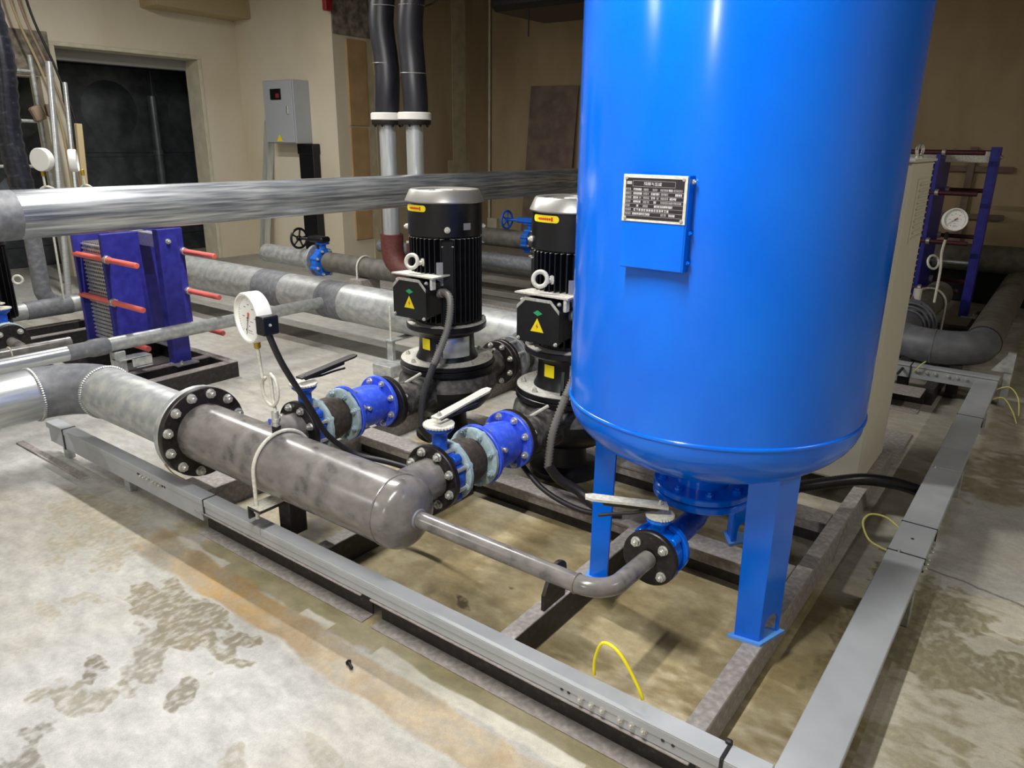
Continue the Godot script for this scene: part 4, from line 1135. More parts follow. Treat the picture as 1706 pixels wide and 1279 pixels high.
func branch_line() -> void:
	var y := 0.359
	var x := -1.52
	var near := "near the blue tank"
	var v := lever_valve("butterfly_valve", Vector3(x, y, -1.636), 0.105, 0.065, Vector3(0, 0, -1), 0.26, M.blue_dark, "dark blue lever butterfly valve with a pale handle on the nearer branch line", "branch butterfly valves", M.lever)
	var v2 := copy_of(v, Vector3(-0.68, 0, 0), "dark blue lever butterfly valve with a blackened handle on the farther branch line")
	for c in v2.get_children():
		if String(c.name).begins_with("lever"):
			c.mesh = c.mesh.duplicate()
			c.mesh.surface_set_material(0, M.lever_black)
	# rubber expansion joint
	var r := thing("rubber_joint", "black rubber bellows joint with pale gray-green flanges on the nearer branch line", "expansion joint", Vector3(x, y, -1.77), "rubber joints on the branch lines")
	var a := PackedVector2Array([Vector2(0.06, 0.0), Vector2(0.075, 0.02), Vector2(0.085, 0.05), Vector2(0.085, 0.085), Vector2(0.075, 0.12), Vector2(0.06, 0.15)])
	part("bellows", G.new().lathe(a, 40, G.along(Vector3(x, y, -1.69), Vector3(x, y, -1.9))), M.rubber, r)
	for k in 2:
		var zz: float = [-1.688, -1.822][k]
		var fl := PackedVector2Array([Vector2(0.07, 0), Vector2(0.10, 0), Vector2(0.106, 0.004), Vector2(0.106, 0.016), Vector2(0.10, 0.02), Vector2(0.07, 0.02), Vector2(0.07, 0)])
		var g := G.new().lathe(fl, 44, G.along(Vector3(x, y, zz), Vector3(x, y, zz - 1)))
		for j in 8:
			var q := TAU * (j + 0.5) / 8
			g.cyl(Vector3(x + cos(q) * 0.093, y + sin(q) * 0.093, zz + 0.002), Vector3(x + cos(q) * 0.093, y + sin(q) * 0.093, zz - 0.022), 0.0135, 14)
		var f := part("flange", g, M.joint_gray, r)
		if k == 0:
			for j in 8:
				var q := TAU * (j + 0.5) / 8
				part("stud", G.new().cyl(Vector3(x + cos(q) * 0.092, y + sin(q) * 0.092, zz + 0.05), Vector3(x + cos(q) * 0.092, y + sin(q) * 0.092, zz - 0.03), 0.0075, 10), M.zinc, f)
		else:
			bolts(f, Vector3(x, y, zz), Vector3.BACK, 0.092, 8, 0.012, 0.5, M.joint_gray)
	copy_of(r, Vector3(-0.68, 0, 0), "black rubber bellows joint with pale gray-green flanges on the farther branch line")
	# silent check valve
	var k := thing("check_valve", "royal blue flanged check valve on the nearer branch line", "valve", Vector3(x, y, -1.94), "blue check valves on the branch lines")
	var cb := PackedVector2Array([Vector2(0, 0), Vector2(0.072, 0), Vector2(0.076, 0.02), Vector2(0.084, 0.07), Vector2(0.084, 0.13), Vector2(0.078, 0.16), Vector2(0.072, 0.19), Vector2(0, 0.19)])
	part("body", G.new().lathe(cb, 44, G.along(Vector3(x, y, -1.846), Vector3(x, y, -3))), M.blue_check, k)
	for j in 2:
		var zz: float = [-1.845, -2.020][j]
		var f := part("flange", flange(Vector3(x, y, zz), Vector3.FORWARD, 0.11, 0.018), M.blue_check, k)
		bolts(f, Vector3(x, y, zz - (0.018 if j == 0 else 0.0)), Vector3.FORWARD if j == 0 else Vector3.BACK, 0.0925, 8, 0.0125, 0.5)
	part("drain_plug", G.new().cyl(Vector3(x + 0.07, y + 0.02, -1.90), Vector3(x + 0.092, y + 0.025, -1.90), 0.009, 8), M.zinc, k)
	copy_of(k, Vector3(-0.68, 0, 0), "royal blue flanged check valve on the farther branch line")
	# tank valve below the blue tank
	var tv := lever_valve("butterfly_valve", Vector3(-0.742, 0.345, -1.645), 0.078, 0.032, Vector3(-0.82, 0, 0.57), 0.20, M.tank, "bright blue lever butterfly valve under the blue tank", "", M.lever)
	var bf := part("rear_flange", flange(Vector3(-0.742, 0.345, -1.694), Vector3.FORWARD, 0.078, 0.02), M.tank, tv)
	bolts(bf, Vector3(-0.742, 0.345, -1.714), Vector3.FORWARD, 0.056, 4, 0.0115, 0.5)
	part("white_tag", G.new().box(Vector3(-0.758, 0.442, -1.655), Vector3(0.014, 0.018, 0.004), 0.001), M.white_band, tv)

# ---------------------------------------------------------------- pumps
func pump() -> Node3D:
	var c := Vector3(-1.52, 0, -2.43)
	var T := Transform3D(Basis.IDENTITY, c)
	var t := thing("inline_pump", "black vertical inline pump half hidden behind the blue tank", "pump", Vector3(c.x, 0.1, c.z), "black inline pumps")
	# foot and volute with its two necks
	part("base", G.new().lathe([Vector2(0, 0.1), Vector2(0.15, 0.1), Vector2(0.15, 0.125), Vector2(0.09, 0.14), Vector2(0.08, 0.25), Vector2(0, 0.25)], 28, T), M.black, t)
	part("volute", G.new().lathe([Vector2(0, 0.235), Vector2(0.10, 0.236), Vector2(0.165, 0.255), Vector2(0.205, 0.30), Vector2(0.222, 0.345), Vector2(0.223, 0.362)], 56, T), M.black, t)
	part("volute_shoulder", G.new().lathe([Vector2(0.223, 0.362), Vector2(0.216, 0.392), Vector2(0.19, 0.420), Vector2(0.16, 0.432), Vector2(0, 0.432)], 56, T), M.dusty_black, t)
	for s in [1.0, -1.0]:
		var off: float = 0.035 * s
		part("neck", G.new().lathe([Vector2(0.105, 0.0), Vector2(0.09, 0.08), Vector2(0.078, 0.16), Vector2(0.074, 0.24), Vector2(0.074, 0.335)], 36, G.along(c + Vector3(off, 0.355, 0.05 * s), c + Vector3(off * 0.0, 0.357, s))), M.dusty_black, t)
	for s in [1.0, -1.0]:
		var fl := part("flange", flange(c + Vector3(0.0, 0.357, s * 0.365), Vector3(0, 0, s), 0.11, 0.026), M.black_flange, t)
		bolts(fl, c + Vector3(0, 0.357, s * 0.365), Vector3(0, 0, -s), 0.0925, 8, 0.0125, 0.5)
		part("gauge_plug", G.new().cyl(c + Vector3(0.02, 0.42, s * 0.30), c + Vector3(0.075, 0.465, s * 0.25), 0.007, 8), M.dust, t)
	part("seam_ring", G.new().lathe([Vector2(0.15, 0.428), Vector2(0.207, 0.428), Vector2(0.211, 0.432), Vector2(0.211, 0.450), Vector2(0.207, 0.453), Vector2(0.15, 0.453)], 56, T), M.black, t)
	var cov := part("cover_plate", G.new().lathe([Vector2(0, 0.4545), Vector2(0.206, 0.4545), Vector2(0.209, 0.457), Vector2(0.209, 0.474), Vector2(0.207, 0.476)], 56, T), M.black, t)
	part("cover_top", G.new().lathe([Vector2(0.207, 0.476), Vector2(0.1, 0.4775), Vector2(0, 0.4775)], 56, T), M.dust, cov)
	bolts(cov, c + Vector3(0, 0.4775, 0), Vector3.UP, 0.18, 8, 0.010, 0.3)
	# motor stool with a coupling guard
	part("motor_stool", G.new().lathe([Vector2(0.140, 0.4775), Vector2(0.138, 0.482), Vector2(0.126, 0.505), Vector2(0.122, 0.58), Vector2(0.135, 0.605), Vector2(0.10, 0.61)], 40, T), M.black, t)
	part("coupling_guard", G.new().lathe([Vector2(0.128, 0.483), Vector2(0.1295, 0.485), Vector2(0.1295, 0.585), Vector2(0.128, 0.587)], 20, T, -0.02, 0.98), M.galv_up, t)
	part("stool_rib", G.new().prism([Vector2(0.12, 0.478), Vector2(0.172, 0.478), Vector2(0.15, 0.49), Vector2(0.126, 0.56), Vector2(0.12, 0.56)], 0.012, Transform3D(Basis(Vector3.UP, deg_to_rad(-62)), c + Vector3(-0.005, 0, 0.003))), M.black, t)
	part("yellow_sticker", G.new().lathe([Vector2(0.1265, 0.528), Vector2(0.1265, 0.578)], 4, T, deg_to_rad(84), deg_to_rad(106)), M.yellow, t)
	# motor flange
	var mf := part("motor_flange", G.new().lathe([Vector2(0, 0.608), Vector2(0.165, 0.608), Vector2(0.178, 0.618), Vector2(0.178, 0.638), Vector2(0.175, 0.641)], 48, T), M.black, t)
	part("flange_top", G.new().lathe([Vector2(0.175, 0.641), Vector2(0.1, 0.642), Vector2(0, 0.642)], 48, T), M.dust, mf)
	bolts(mf, c + Vector3(0, 0.642, 0), Vector3.UP, 0.163, 4, 0.013, 0.5)
	# finned body: four banks of fins parallel to the sides, smooth corners
	var body := G.new().lathe([Vector2(0, 0.642), Vector2(0.128, 0.642), Vector2(0.128, 1.02), Vector2(0, 1.02)], 40, T)
	part("motor_body", body, M.black, t)
	for side in 4:
		var Rt := Transform3D(Basis(Vector3.UP, PI / 2 * side), c)
		for k in 9:
			var x := -0.088 + k * 0.022
			var reach := sqrt(maxf(0.156 * 0.156 - x * x, 0.0)) + 0.002
			var fin := part("fin", G.new().box(Vector3(x, 0.835, (0.09 + reach) * 0.5), Vector3(0.0055, 0.355, reach - 0.09), 0.0015, Rt), M.black, t)
			part("fin_tip", G.new().box(Vector3(x, 1.0135, reach - 0.014), Vector3(0.0055, 0.002, 0.026), 0.0004, Rt), M.dust, fin)
		# corner pad with slanted webs
		var Rc := Transform3D(Basis(Vector3.UP, PI / 2 * side + PI / 4), c)
		var pad := G.new().box(Vector3(0, 0.83, 0.138), Vector3(0.062, 0.36, 0.036), 0.008, Rc)
		var web := G.new()
		for s in [-1.0, 1.0]:
			web.box(Vector3(s * 0.043, 0.985, 0.135), Vector3(0.0045, 0.005, 0.055), 0.001, Rc * Transform3D(Basis(Vector3.UP, s * -0.4), Vector3.ZERO))
		part("corner_web", web, M.dust, part("corner_pad", pad, M.black, t))
		var cp := Rc * Vector3(0, 1.052, 0.158)
		bolt(t, cp, (Rc.basis * Vector3.BACK), 0.0115, M.white_metal, 0.0, "cowl_screw")
	# fan cowl and pressed metal cap
	part("fan_cowl", G.new().lathe([Vector2(0.12, 1.022), Vector2(0.1585, 1.022), Vector2(0.1595, 1.026), Vector2(0.1595, 1.160), Vector2(0.15, 1.164)], 56, T), M.black, t)
	part("fan_cap", G.new().lathe([Vector2(0.15, 1.157), Vector2(0.166, 1.157), Vector2(0.168, 1.162), Vector2(0.150, 1.202), Vector2(0.144, 1.208), Vector2(0.136, 1.209), Vector2(0.120, 1.204), Vector2(0.118, 1.200), Vector2(0, 1.200)], 56, T), mat(c8(176, 174, 168), 0.34, 0.75), t)
	part("cap_boss", G.new().lathe([Vector2(0.04, 1.2005), Vector2(0.038, 1.2035), Vector2(0, 1.2035)], 24, T), M.white_metal, t)
	# pill-shaped yellow badge with red lettering strokes
	var badge := G.new().lathe([Vector2(0.1595, 1.122), Vector2(0.1610, 1.123), Vector2(0.1610, 1.147), Vector2(0.1595, 1.148)], 14, T, deg_to_rad(82), deg_to_rad(118))
	for a in [82.0, 118.0]:
		var e := c + Vector3(cos(deg_to_rad(a)) * 0.1585, 1.135, sin(deg_to_rad(a)) * 0.1585)
		badge.cyl(e, e + Vector3(cos(deg_to_rad(a)), 0, sin(deg_to_rad(a))) * 0.0025, 0.013, 16, 0.0004)
	var bd := part("yellow_badge", badge, M.yellow, t)
	var red := G.new()
	for k in 7:
		var a0 := 86.0 + k * 3.6
		red.lathe([Vector2(0.1611, 1.1305 - (0.003 if k == 0 else 0.0)), Vector2(0.1617, 1.131), Vector2(0.1617, 1.139), Vector2(0.1611, 1.1395 + (0.003 if k == 0 else 0.0))], 3, T, deg_to_rad(a0), deg_to_rad(a0 + 2.7))
	red.lathe([Vector2(0.1611, 1.1335), Vector2(0.1616, 1.134), Vector2(0.1616, 1.136), Vector2(0.1611, 1.1365)], 10, T, deg_to_rad(86), deg_to_rad(113))
	part("badge_lettering", red, M.red, bd)
	part("white_sticker", G.new().lathe([Vector2(0.1596, 1.050), Vector2(0.1602, 1.0505), Vector2(0.1602, 1.0775), Vector2(0.1596, 1.078)], 5, T, deg_to_rad(7), deg_to_rad(20)), M.label_gray, t)
	part("rating_plate", G.new().box(Vector3(-0.034, 0.872, 0.1575), Vector3(0.028, 0.098, 0.002), 0.0006, Transform3D(Basis(Vector3.UP, PI / 4), c)), M.label_gray, t)
	# terminal box on the front with a cast shelf and lifting eye
	var J := c + Vector3(0.004, -0.018, -0.068)
	var jb := part("terminal_box", G.new().bb(J + Vector3(-0.09, 0.715, 0.17), J + Vector3(0.085, 0.865, 0.28), 0.008), M.black, t)
	var lid := PackedVector2Array([Vector2(-0.092, 0.708), Vector2(0.080, 0.708), Vector2(0.094, 0.722), Vector2(0.094, 0.835), Vector2(0.055, 0.872), Vector2(-0.055, 0.872), Vector2(-0.094, 0.835), Vector2(-0.094, 0.712)])
	part("lid", G.new().prism(lid, 0.024, Transform3D(Basis.IDENTITY, J + Vector3(0, 0, 0.278))), M.black, jb)
	var chev := PackedVector2Array([Vector2(-0.094, 0.828), Vector2(-0.055, 0.865), Vector2(0.055, 0.865), Vector2(0.094, 0.828), Vector2(0.094, 0.842), Vector2(0.058, 0.876), Vector2(-0.058, 0.876), Vector2(-0.094, 0.842)])
	part("lid_edge", G.new().prism(chev, 0.002, Transform3D(Basis.IDENTITY, J + Vector3(0, 0, 0.3022))), M.dust, jb)
	part("warning_triangle", G.new().prism([Vector2(-0.030, 0.752), Vector2(0.028, 0.752), Vector2(-0.001, 0.803)], 0.0012, Transform3D(Basis.IDENTITY, J + Vector3(0, 0, 0.302))), M.yellow, jb)
	part("bolt_symbol", G.new().prism([Vector2(0.001, 0.786), Vector2(-0.006, 0.771), Vector2(-0.001, 0.771), Vector2(-0.003, 0.760), Vector2(0.005, 0.774), Vector2(0.0, 0.774)], 0.0006, Transform3D(Basis.IDENTITY, J + Vector3(0, 0, 0.3033))), M.red, jb)
	part("green_diamond", G.new().prism([Vector2(-0.020, 0.822), Vector2(0.002, 0.812), Vector2(0.022, 0.822), Vector2(0.0, 0.833)], 0.0012, Transform3D(Basis.IDENTITY, J + Vector3(0, 0, 0.302))), M.green, jb)
	for p in [Vector3(-0.082, 0.862, 0.284), Vector3(0.082, 0.862, 0.284), Vector3(-0.086, 0.718, 0.302), Vector3(0.082, 0.716, 0.302)]:
		bolt(jb, J + p, Vector3.BACK, 0.007)
	part("shelf", G.new().prism([Vector2(-0.10, 0.20), Vector2(0.112, 0.17), Vector2(0.118, 0.285), Vector2(-0.118, 0.285)], 0.006, Transform3D(Basis(Vector3.RIGHT, Vector3.BACK, Vector3.DOWN), J + Vector3(0, 0.888, 0))), M.white_metal, t)
	part("shelf_post", G.new().bb(J + Vector3(0.095, 0.835, 0.255), J + Vector3(0.108, 0.884, 0.28), 0.002), M.white_metal, t)
	var E := c + Vector3(0.004, -0.014, -0.045)
	var eye := G.new().ring(E + Vector3(-0.022, 0.935, 0.235), Vector3(0.25, 0.25, 1).normalized(), 0.027, 0.0085, 28, 10)
	eye.cyl(E + Vector3(-0.005, 0.925, 0.215), E + Vector3(0.022, 0.945, 0.14), 0.009, 12)
	eye.cyl(E + Vector3(0.0, 0.928, 0.20), E + Vector3(0.004, 0.931, 0.188), 0.017, 14)
	part("lifting_eye", eye, M.white_metal, t)
	return t

func pumps() -> void:
	var p := pump()
	copy_of(p, Vector3(-0.65, 0, 0), "black vertical inline pump standing in full view left of the blue tank")
	for k in 2:
		var x := -1.52 - 0.65 * k
		var cd := thing("flexible_conduit", ["gray corrugated cable conduit dropping from the terminal box beside the blue tank", "gray corrugated cable conduit dropping from the terminal box of the fully visible pump"][k], "conduit", Vector3(x + 0.12, 0.1, -2.2), "corrugated motor conduits")
		var pts := curve([Vector3(x + 0.085, 0.79, -2.29), Vector3(x + 0.125, 0.80, -2.285), Vector3(x + 0.165, 0.77, -2.27), Vector3(x + 0.172, 0.66, -2.24), Vector3(x + 0.15, 0.52, -2.18)], 74)
		part("hose", G.new().tube(pts, 0.0145, 12, true, 0.0026), M.conduit_gray, cd)
		part("gland", G.new().cyl(Vector3(x + 0.08, 0.788, -2.29), Vector3(x + 0.108, 0.796, -2.288), 0.02, 12), M.conduit_gray, cd)
		var lo := curve([Vector3(x + 0.15, 0.525, -2.182), Vector3(x + 0.125, 0.38, -2.135), Vector3(x + 0.12, 0.25, -2.12)], 46)
		part("lower_hose", G.new().tube(lo, 0.0145, 12, true, 0.0026 if k == 0 else 0.001), M.conduit_gray if k == 0 else M.conduit, cd)
		part("tail_hose", G.new().tube(curve([Vector3(x + 0.12, 0.26, -2.12), Vector3(x + 0.15, 0.20, -2.15), Vector3(x + 0.22, 0.15, -2.19), Vector3(x + 0.30, 0.11, -2.19)], 40), 0.0185, 12), M.cable, cd)
	# rear branches: flange, strainer body, joint and valve leading to the back header
	for k in 2:
		var x := -1.52 - 0.65 * k
		var rb := thing("rear_branch", ["dark flanged branch with braced joint behind the pump beside the blue tank", "dark flanged branch with braced joint behind the fully visible pump"][k], "pipe", Vector3(x, 0.25, -3.0), "rear suction branches")
		part("spool", G.new().cyl(Vector3(x, 0.357, -2.84), Vector3(x, 0.357, -3.24), 0.062, 28), M.header, rb)
		var f := part("flange", flange(Vector3(x, 0.357, -2.825), Vector3.FORWARD, 0.11, 0.024), M.black_flange, rb)
		bolts(f, Vector3(x, 0.357, -2.85), Vector3.FORWARD, 0.0925, 8, 0.0125, 0.5)
		part("joint_ring", flange(Vector3(x, 0.357, -2.90), Vector3.FORWARD, 0.115, 0.022), M.primer, rb)
		part("joint_ring", flange(Vector3(x, 0.357, -3.02), Vector3.FORWARD, 0.115, 0.022), M.primer, rb)
		part("bellows", G.new().lathe([Vector2(0.06, 0), Vector2(0.085, 0.03), Vector2(0.085, 0.08), Vector2(0.06, 0.11)], 32, G.along(Vector3(x, 0.357, -2.915), Vector3(x, 0.357, -4))), M.rubber, rb)
		for q in [0.5, 1.2, 1.9, 2.6]:
			part("tie_rod", G.new().cyl(Vector3(x + cos(q) * 0.1, 0.357 + sin(q) * 0.1, -2.85), Vector3(x + cos(q) * 0.1, 0.357 + sin(q) * 0.1, -3.06), 0.008, 8), M.zinc, rb)
	single("loose_cable_loop", G.new().tube(curve([Vector3(-1.55, 0.28, -2.10), Vector3(-1.40, 0.18, -2.08), Vector3(-1.25, 0.12, -2.12), Vector3(-1.12, 0.11, -2.19)]), 0.010, 8), M.cable, "loose black cable slumped on the beam behind the nearer check valve", "cable", Vector3(-1.4, 0.11, -2.1))

# ---------------------------------------------------------------- gauges
func gauge_dial_material() -> StandardMaterial3D:
	# white dial: scale ticks, an arc, short rows of gray print
	var im := Image.create(192, 192, false, Image.FORMAT_RGB8)
	im.fill(c8(236, 236, 232))
	var ink := c8(104, 106, 112)
	for k in 41:
		var q := deg_to_rad(135.0 + 270.0 * k / 40.0)
		var n := 14 if k % 10 == 0 else (10 if k % 5 == 0 else 6)
		for s in n:
			var r := 82.0 - s
			rect(im, int(96 + cos(q) * r), int(96 + sin(q) * r), 2, 2, ink)
	for k in 300:
		var q := deg_to_rad(135.0 + 270.0 * k / 299.0)
		rect(im, int(96 + cos(q) * 83), int(96 + sin(q) * 83), 1, 1, ink)
	for e in [[44, 92, 18, 4], [60, 54, 16, 4], [90, 42, 14, 4], [122, 56, 16, 4], [136, 92, 16, 4], [72, 108, 10, 3], [104, 108, 24, 3], [88, 128, 12, 4], [84, 146, 30, 4], [78, 156, 44, 2]]:
		rect(im, e[0], e[1], e[2], e[3], c8(132, 134, 138))
	rect(im, 62, 144, 7, 7, c8(60, 66, 90))
	var m := mat(Color.WHITE, 0.5)
	m.albedo_texture = ImageTexture.create_from_image(im)
	return m

func dial(t: Node, c: Vector3, dir: Vector3, R: float, depth: float, hand: float) -> void:
	# c = centre of the face, dir = the way it looks
	var zf := dir.normalized()
	var xr := Vector3.UP.cross(zf).normalized()
	var B := Basis(xr, zf.cross(xr), zf)
	var back := G.along(c - zf * depth, c)
	var cs := part("case", G.new().lathe([Vector2(0, 0), Vector2(R * 0.95, 0), Vector2(R, 0.004), Vector2(R, depth - 0.004), Vector2(R * 0.97, depth), Vector2(R * 0.90, depth), Vector2(R * 0.90, depth - 0.012), Vector2(0, depth - 0.012)], 56, back), M.gauge_white, t)
	var f := MeshInstance3D.new()
	f.name = "dial_face"
	var q := QuadMesh.new()
	# a disc with matching texture coordinates
	var dm := G.new()
	for k in 48:
		var a := TAU * k / 48
		var b := TAU * (k + 1) / 48
		var pa := Vector3(cos(a), sin(a), 0)
		var pb := Vector3(cos(b), sin(b), 0)
		dm.tri(Vector3.ZERO, pa * R * 0.9, pb * R * 0.9, Vector3.BACK, Vector3.BACK, Vector3.BACK, Vector2(0.5, 0.5), Vector2(0.5 + pa.x * 0.47, 0.5 - pa.y * 0.47), Vector2(0.5 + pb.x * 0.47, 0.5 - pb.y * 0.47))
	f.mesh = dm.mesh(Vector3.ZERO)
	f.mesh.surface_set_material(0, M.dial)
	f.transform = Transform3D(B, c - zf * 0.0115 - O)
	cs.add_child(f, true)
	var ht := Transform3D(B * Basis(Vector3.BACK, hand), c - zf * 0.008)
	part("needle", G.new().prism([Vector2(-0.0015, 0), Vector2(0.0015, 0), Vector2(0.0006, R * 0.72), Vector2(-0.0006, R * 0.72)], 0.001, ht), M.conduit, cs)
	part("needle_tail", G.new().prism([Vector2(-0.0025, 0.0), Vector2(0.0025, 0.0), Vector2(0.0045, -R * 0.22), Vector2(-0.0045, -R * 0.22)], 0.001, ht), M.red, cs)
	part("hub", G.new().cyl(c - zf * 0.008, c - zf * 0.005, 0.004, 12), M.conduit, cs)

func gauges() -> void:
	M.dial = gauge_dial_material()
	var t := thing("pressure_gauge", "big white round pressure gauge on a coiled stem above the front header", "gauge", Vector3(-2.005, 0.468, -1.388))
	var c := Vector3(-2.075, 0.852, -1.36)
	dial(t, c, Vector3(-0.14, 0.0, 1.0), 0.083, 0.054, deg_to_rad(163))
	part("brass_nipple", G.new().cyl(Vector3(-2.055, 0.752, -1.38), Vector3(-2.055, 0.776, -1.38), 0.011, 6), M.brass, t)
	var s := PackedVector3Array()
	for p in [Vector3(-2.055, 0.755, -1.38), Vector3(-2.05, 0.70, -1.38), Vector3(-2.042, 0.65, -1.38)]:
		s.append(p)
	for k in 27:
		var q := PI * 0.55 + TAU * 1.0 * k / 26.0
		s.append(Vector3(-2.012 + 0.034 * cos(q) - 0.006 * k / 26.0, 0.612 + 0.05 * sin(q), -1.385 + 0.012 - 0.024 * k / 26.0))
	s.append(Vector3(-2.022, 0.585, -1.397))
	s.append(Vector3(-2.006, 0.55, -1.39))
	s.append(Vector3(-2.005, 0.50, -1.388))
	part("coiled_stem", G.new().tube(curve(Array(s), 120), 0.0055, 10), M.white_metal, t)
	var v := part("needle_cock", G.new().cyl(Vector3(-2.005, 0.49, -1.388), Vector3(-2.005, 0.545, -1.388), 0.012, 8).cyl(Vector3(-2.005, 0.505, -1.388), Vector3(-2.005, 0.52, -1.388), 0.016, 6), M.zinc, t)
	part("socket", G.new().cyl(Vector3(-2.005, 0.455, -1.388), Vector3(-2.005, 0.492, -1.388), 0.015, 14), M.black, t)
	part("blue_grip", G.new().box(Vector3(-2.018, 0.508, -1.372), Vector3(0.006, 0.022, 0.008), 0.002), M.blue_check, v)
	var k := part("contact_box", G.new().bb(Vector3(-2.004, 0.812, -1.405), Vector3(-1.962, 0.872, -1.345), 0.004), M.black, t)
	bolt(k, Vector3(-1.962, 0.845, -1.37), Vector3.RIGHT, 0.0045)
	single("gauge_cable", G.new().tube(curve([Vector3(-1.982, 0.815, -1.375), Vector3(-1.985, 0.70, -1.42), Vector3(-1.99, 0.52, -1.52), Vector3(-1.99, 0.40, -1.585), Vector3(-1.95, 0.31, -1.67), Vector3(-1.85, 0.285, -1.73), Vector3(-1.72, 0.285, -1.74), Vector3(-1.60, 0.30, -1.72)]), 0.0105, 12), M.cable, "thick black cable looping down from the white gauge past the valves", "cable", Vector3(-1.99, 0.29, -1.6))
	# two gauges seen edge on beyond the upper pipe, one far right
	for e in 2:
		var z: float = [-2.30, -2.56][e]
		var g := thing("pressure_gauge", ["white gauge seen from the side behind the upper pipe, left of a pair", "white gauge seen from the side behind the upper pipe, right of a pair"][e], "gauge", Vector3(-5.7, 1.0, z), "side-on gauges behind the upper pipe")
		dial(g, Vector3(-5.68, 1.25 - 0.01 * e, z - 0.02 + 0.05 * e), Vector3([-0.45, 0.5][e], 0, [-0.9, -0.87][e]), 0.076, 0.05, 2.4)
		part("nipple", G.new().cyl(Vector3(-5.7, 1.14, z), Vector3(-5.7, 1.18, z), 0.013, 8), M.brass, g)
		part("stem", G.new().cyl(Vector3(-5.7, 1.07, z), Vector3(-5.7, 1.15, z), 0.008, 8), M.white_metal, g)
		part("siphon_loop", G.new().ring(Vector3(-5.7, 1.02, z - 0.01), Vector3([0.9, 0.3][e], 0, 0.4).normalized(), 0.052, 0.008, 32, 8), M.white_metal, g)
		part("lower_stem", G.new().cyl(Vector3(-5.72, 0.27, z), Vector3(-5.7, 0.98, z), 0.008, 8), M.white_metal, g)
	var g2 := thing("pressure_gauge", "small white pressure gauge before the dark frame at far right", "gauge", Vector3(-0.58, 0.45, -5.1))
	dial(g2, Vector3(-0.565, 1.0, -5.05), Vector3(0.35, 0.25, 1.0), 0.066, 0.04, 2.2)
	part("nipple", G.new().cyl(Vector3(-0.60, 0.88, -5.09), Vector3(-0.60, 0.92, -5.08), 0.011, 8), M.black, g2)
	part("stem", G.new().tube(curve([Vector3(-0.60, 0.89, -5.09), Vector3(-0.61, 0.80, -5.1), Vector3(-0.60, 0.70, -5.1), Vector3(-0.60, 0.50, -5.1)]), 0.0075, 8), M.white_metal, g2)
	part("siphon_loop", G.new().ring(Vector3(-0.645, 0.74, -5.1), Vector3(0.8, 0.3, 0.6).normalized(), 0.04, 0.007, 28, 8), M.white_metal, g2)

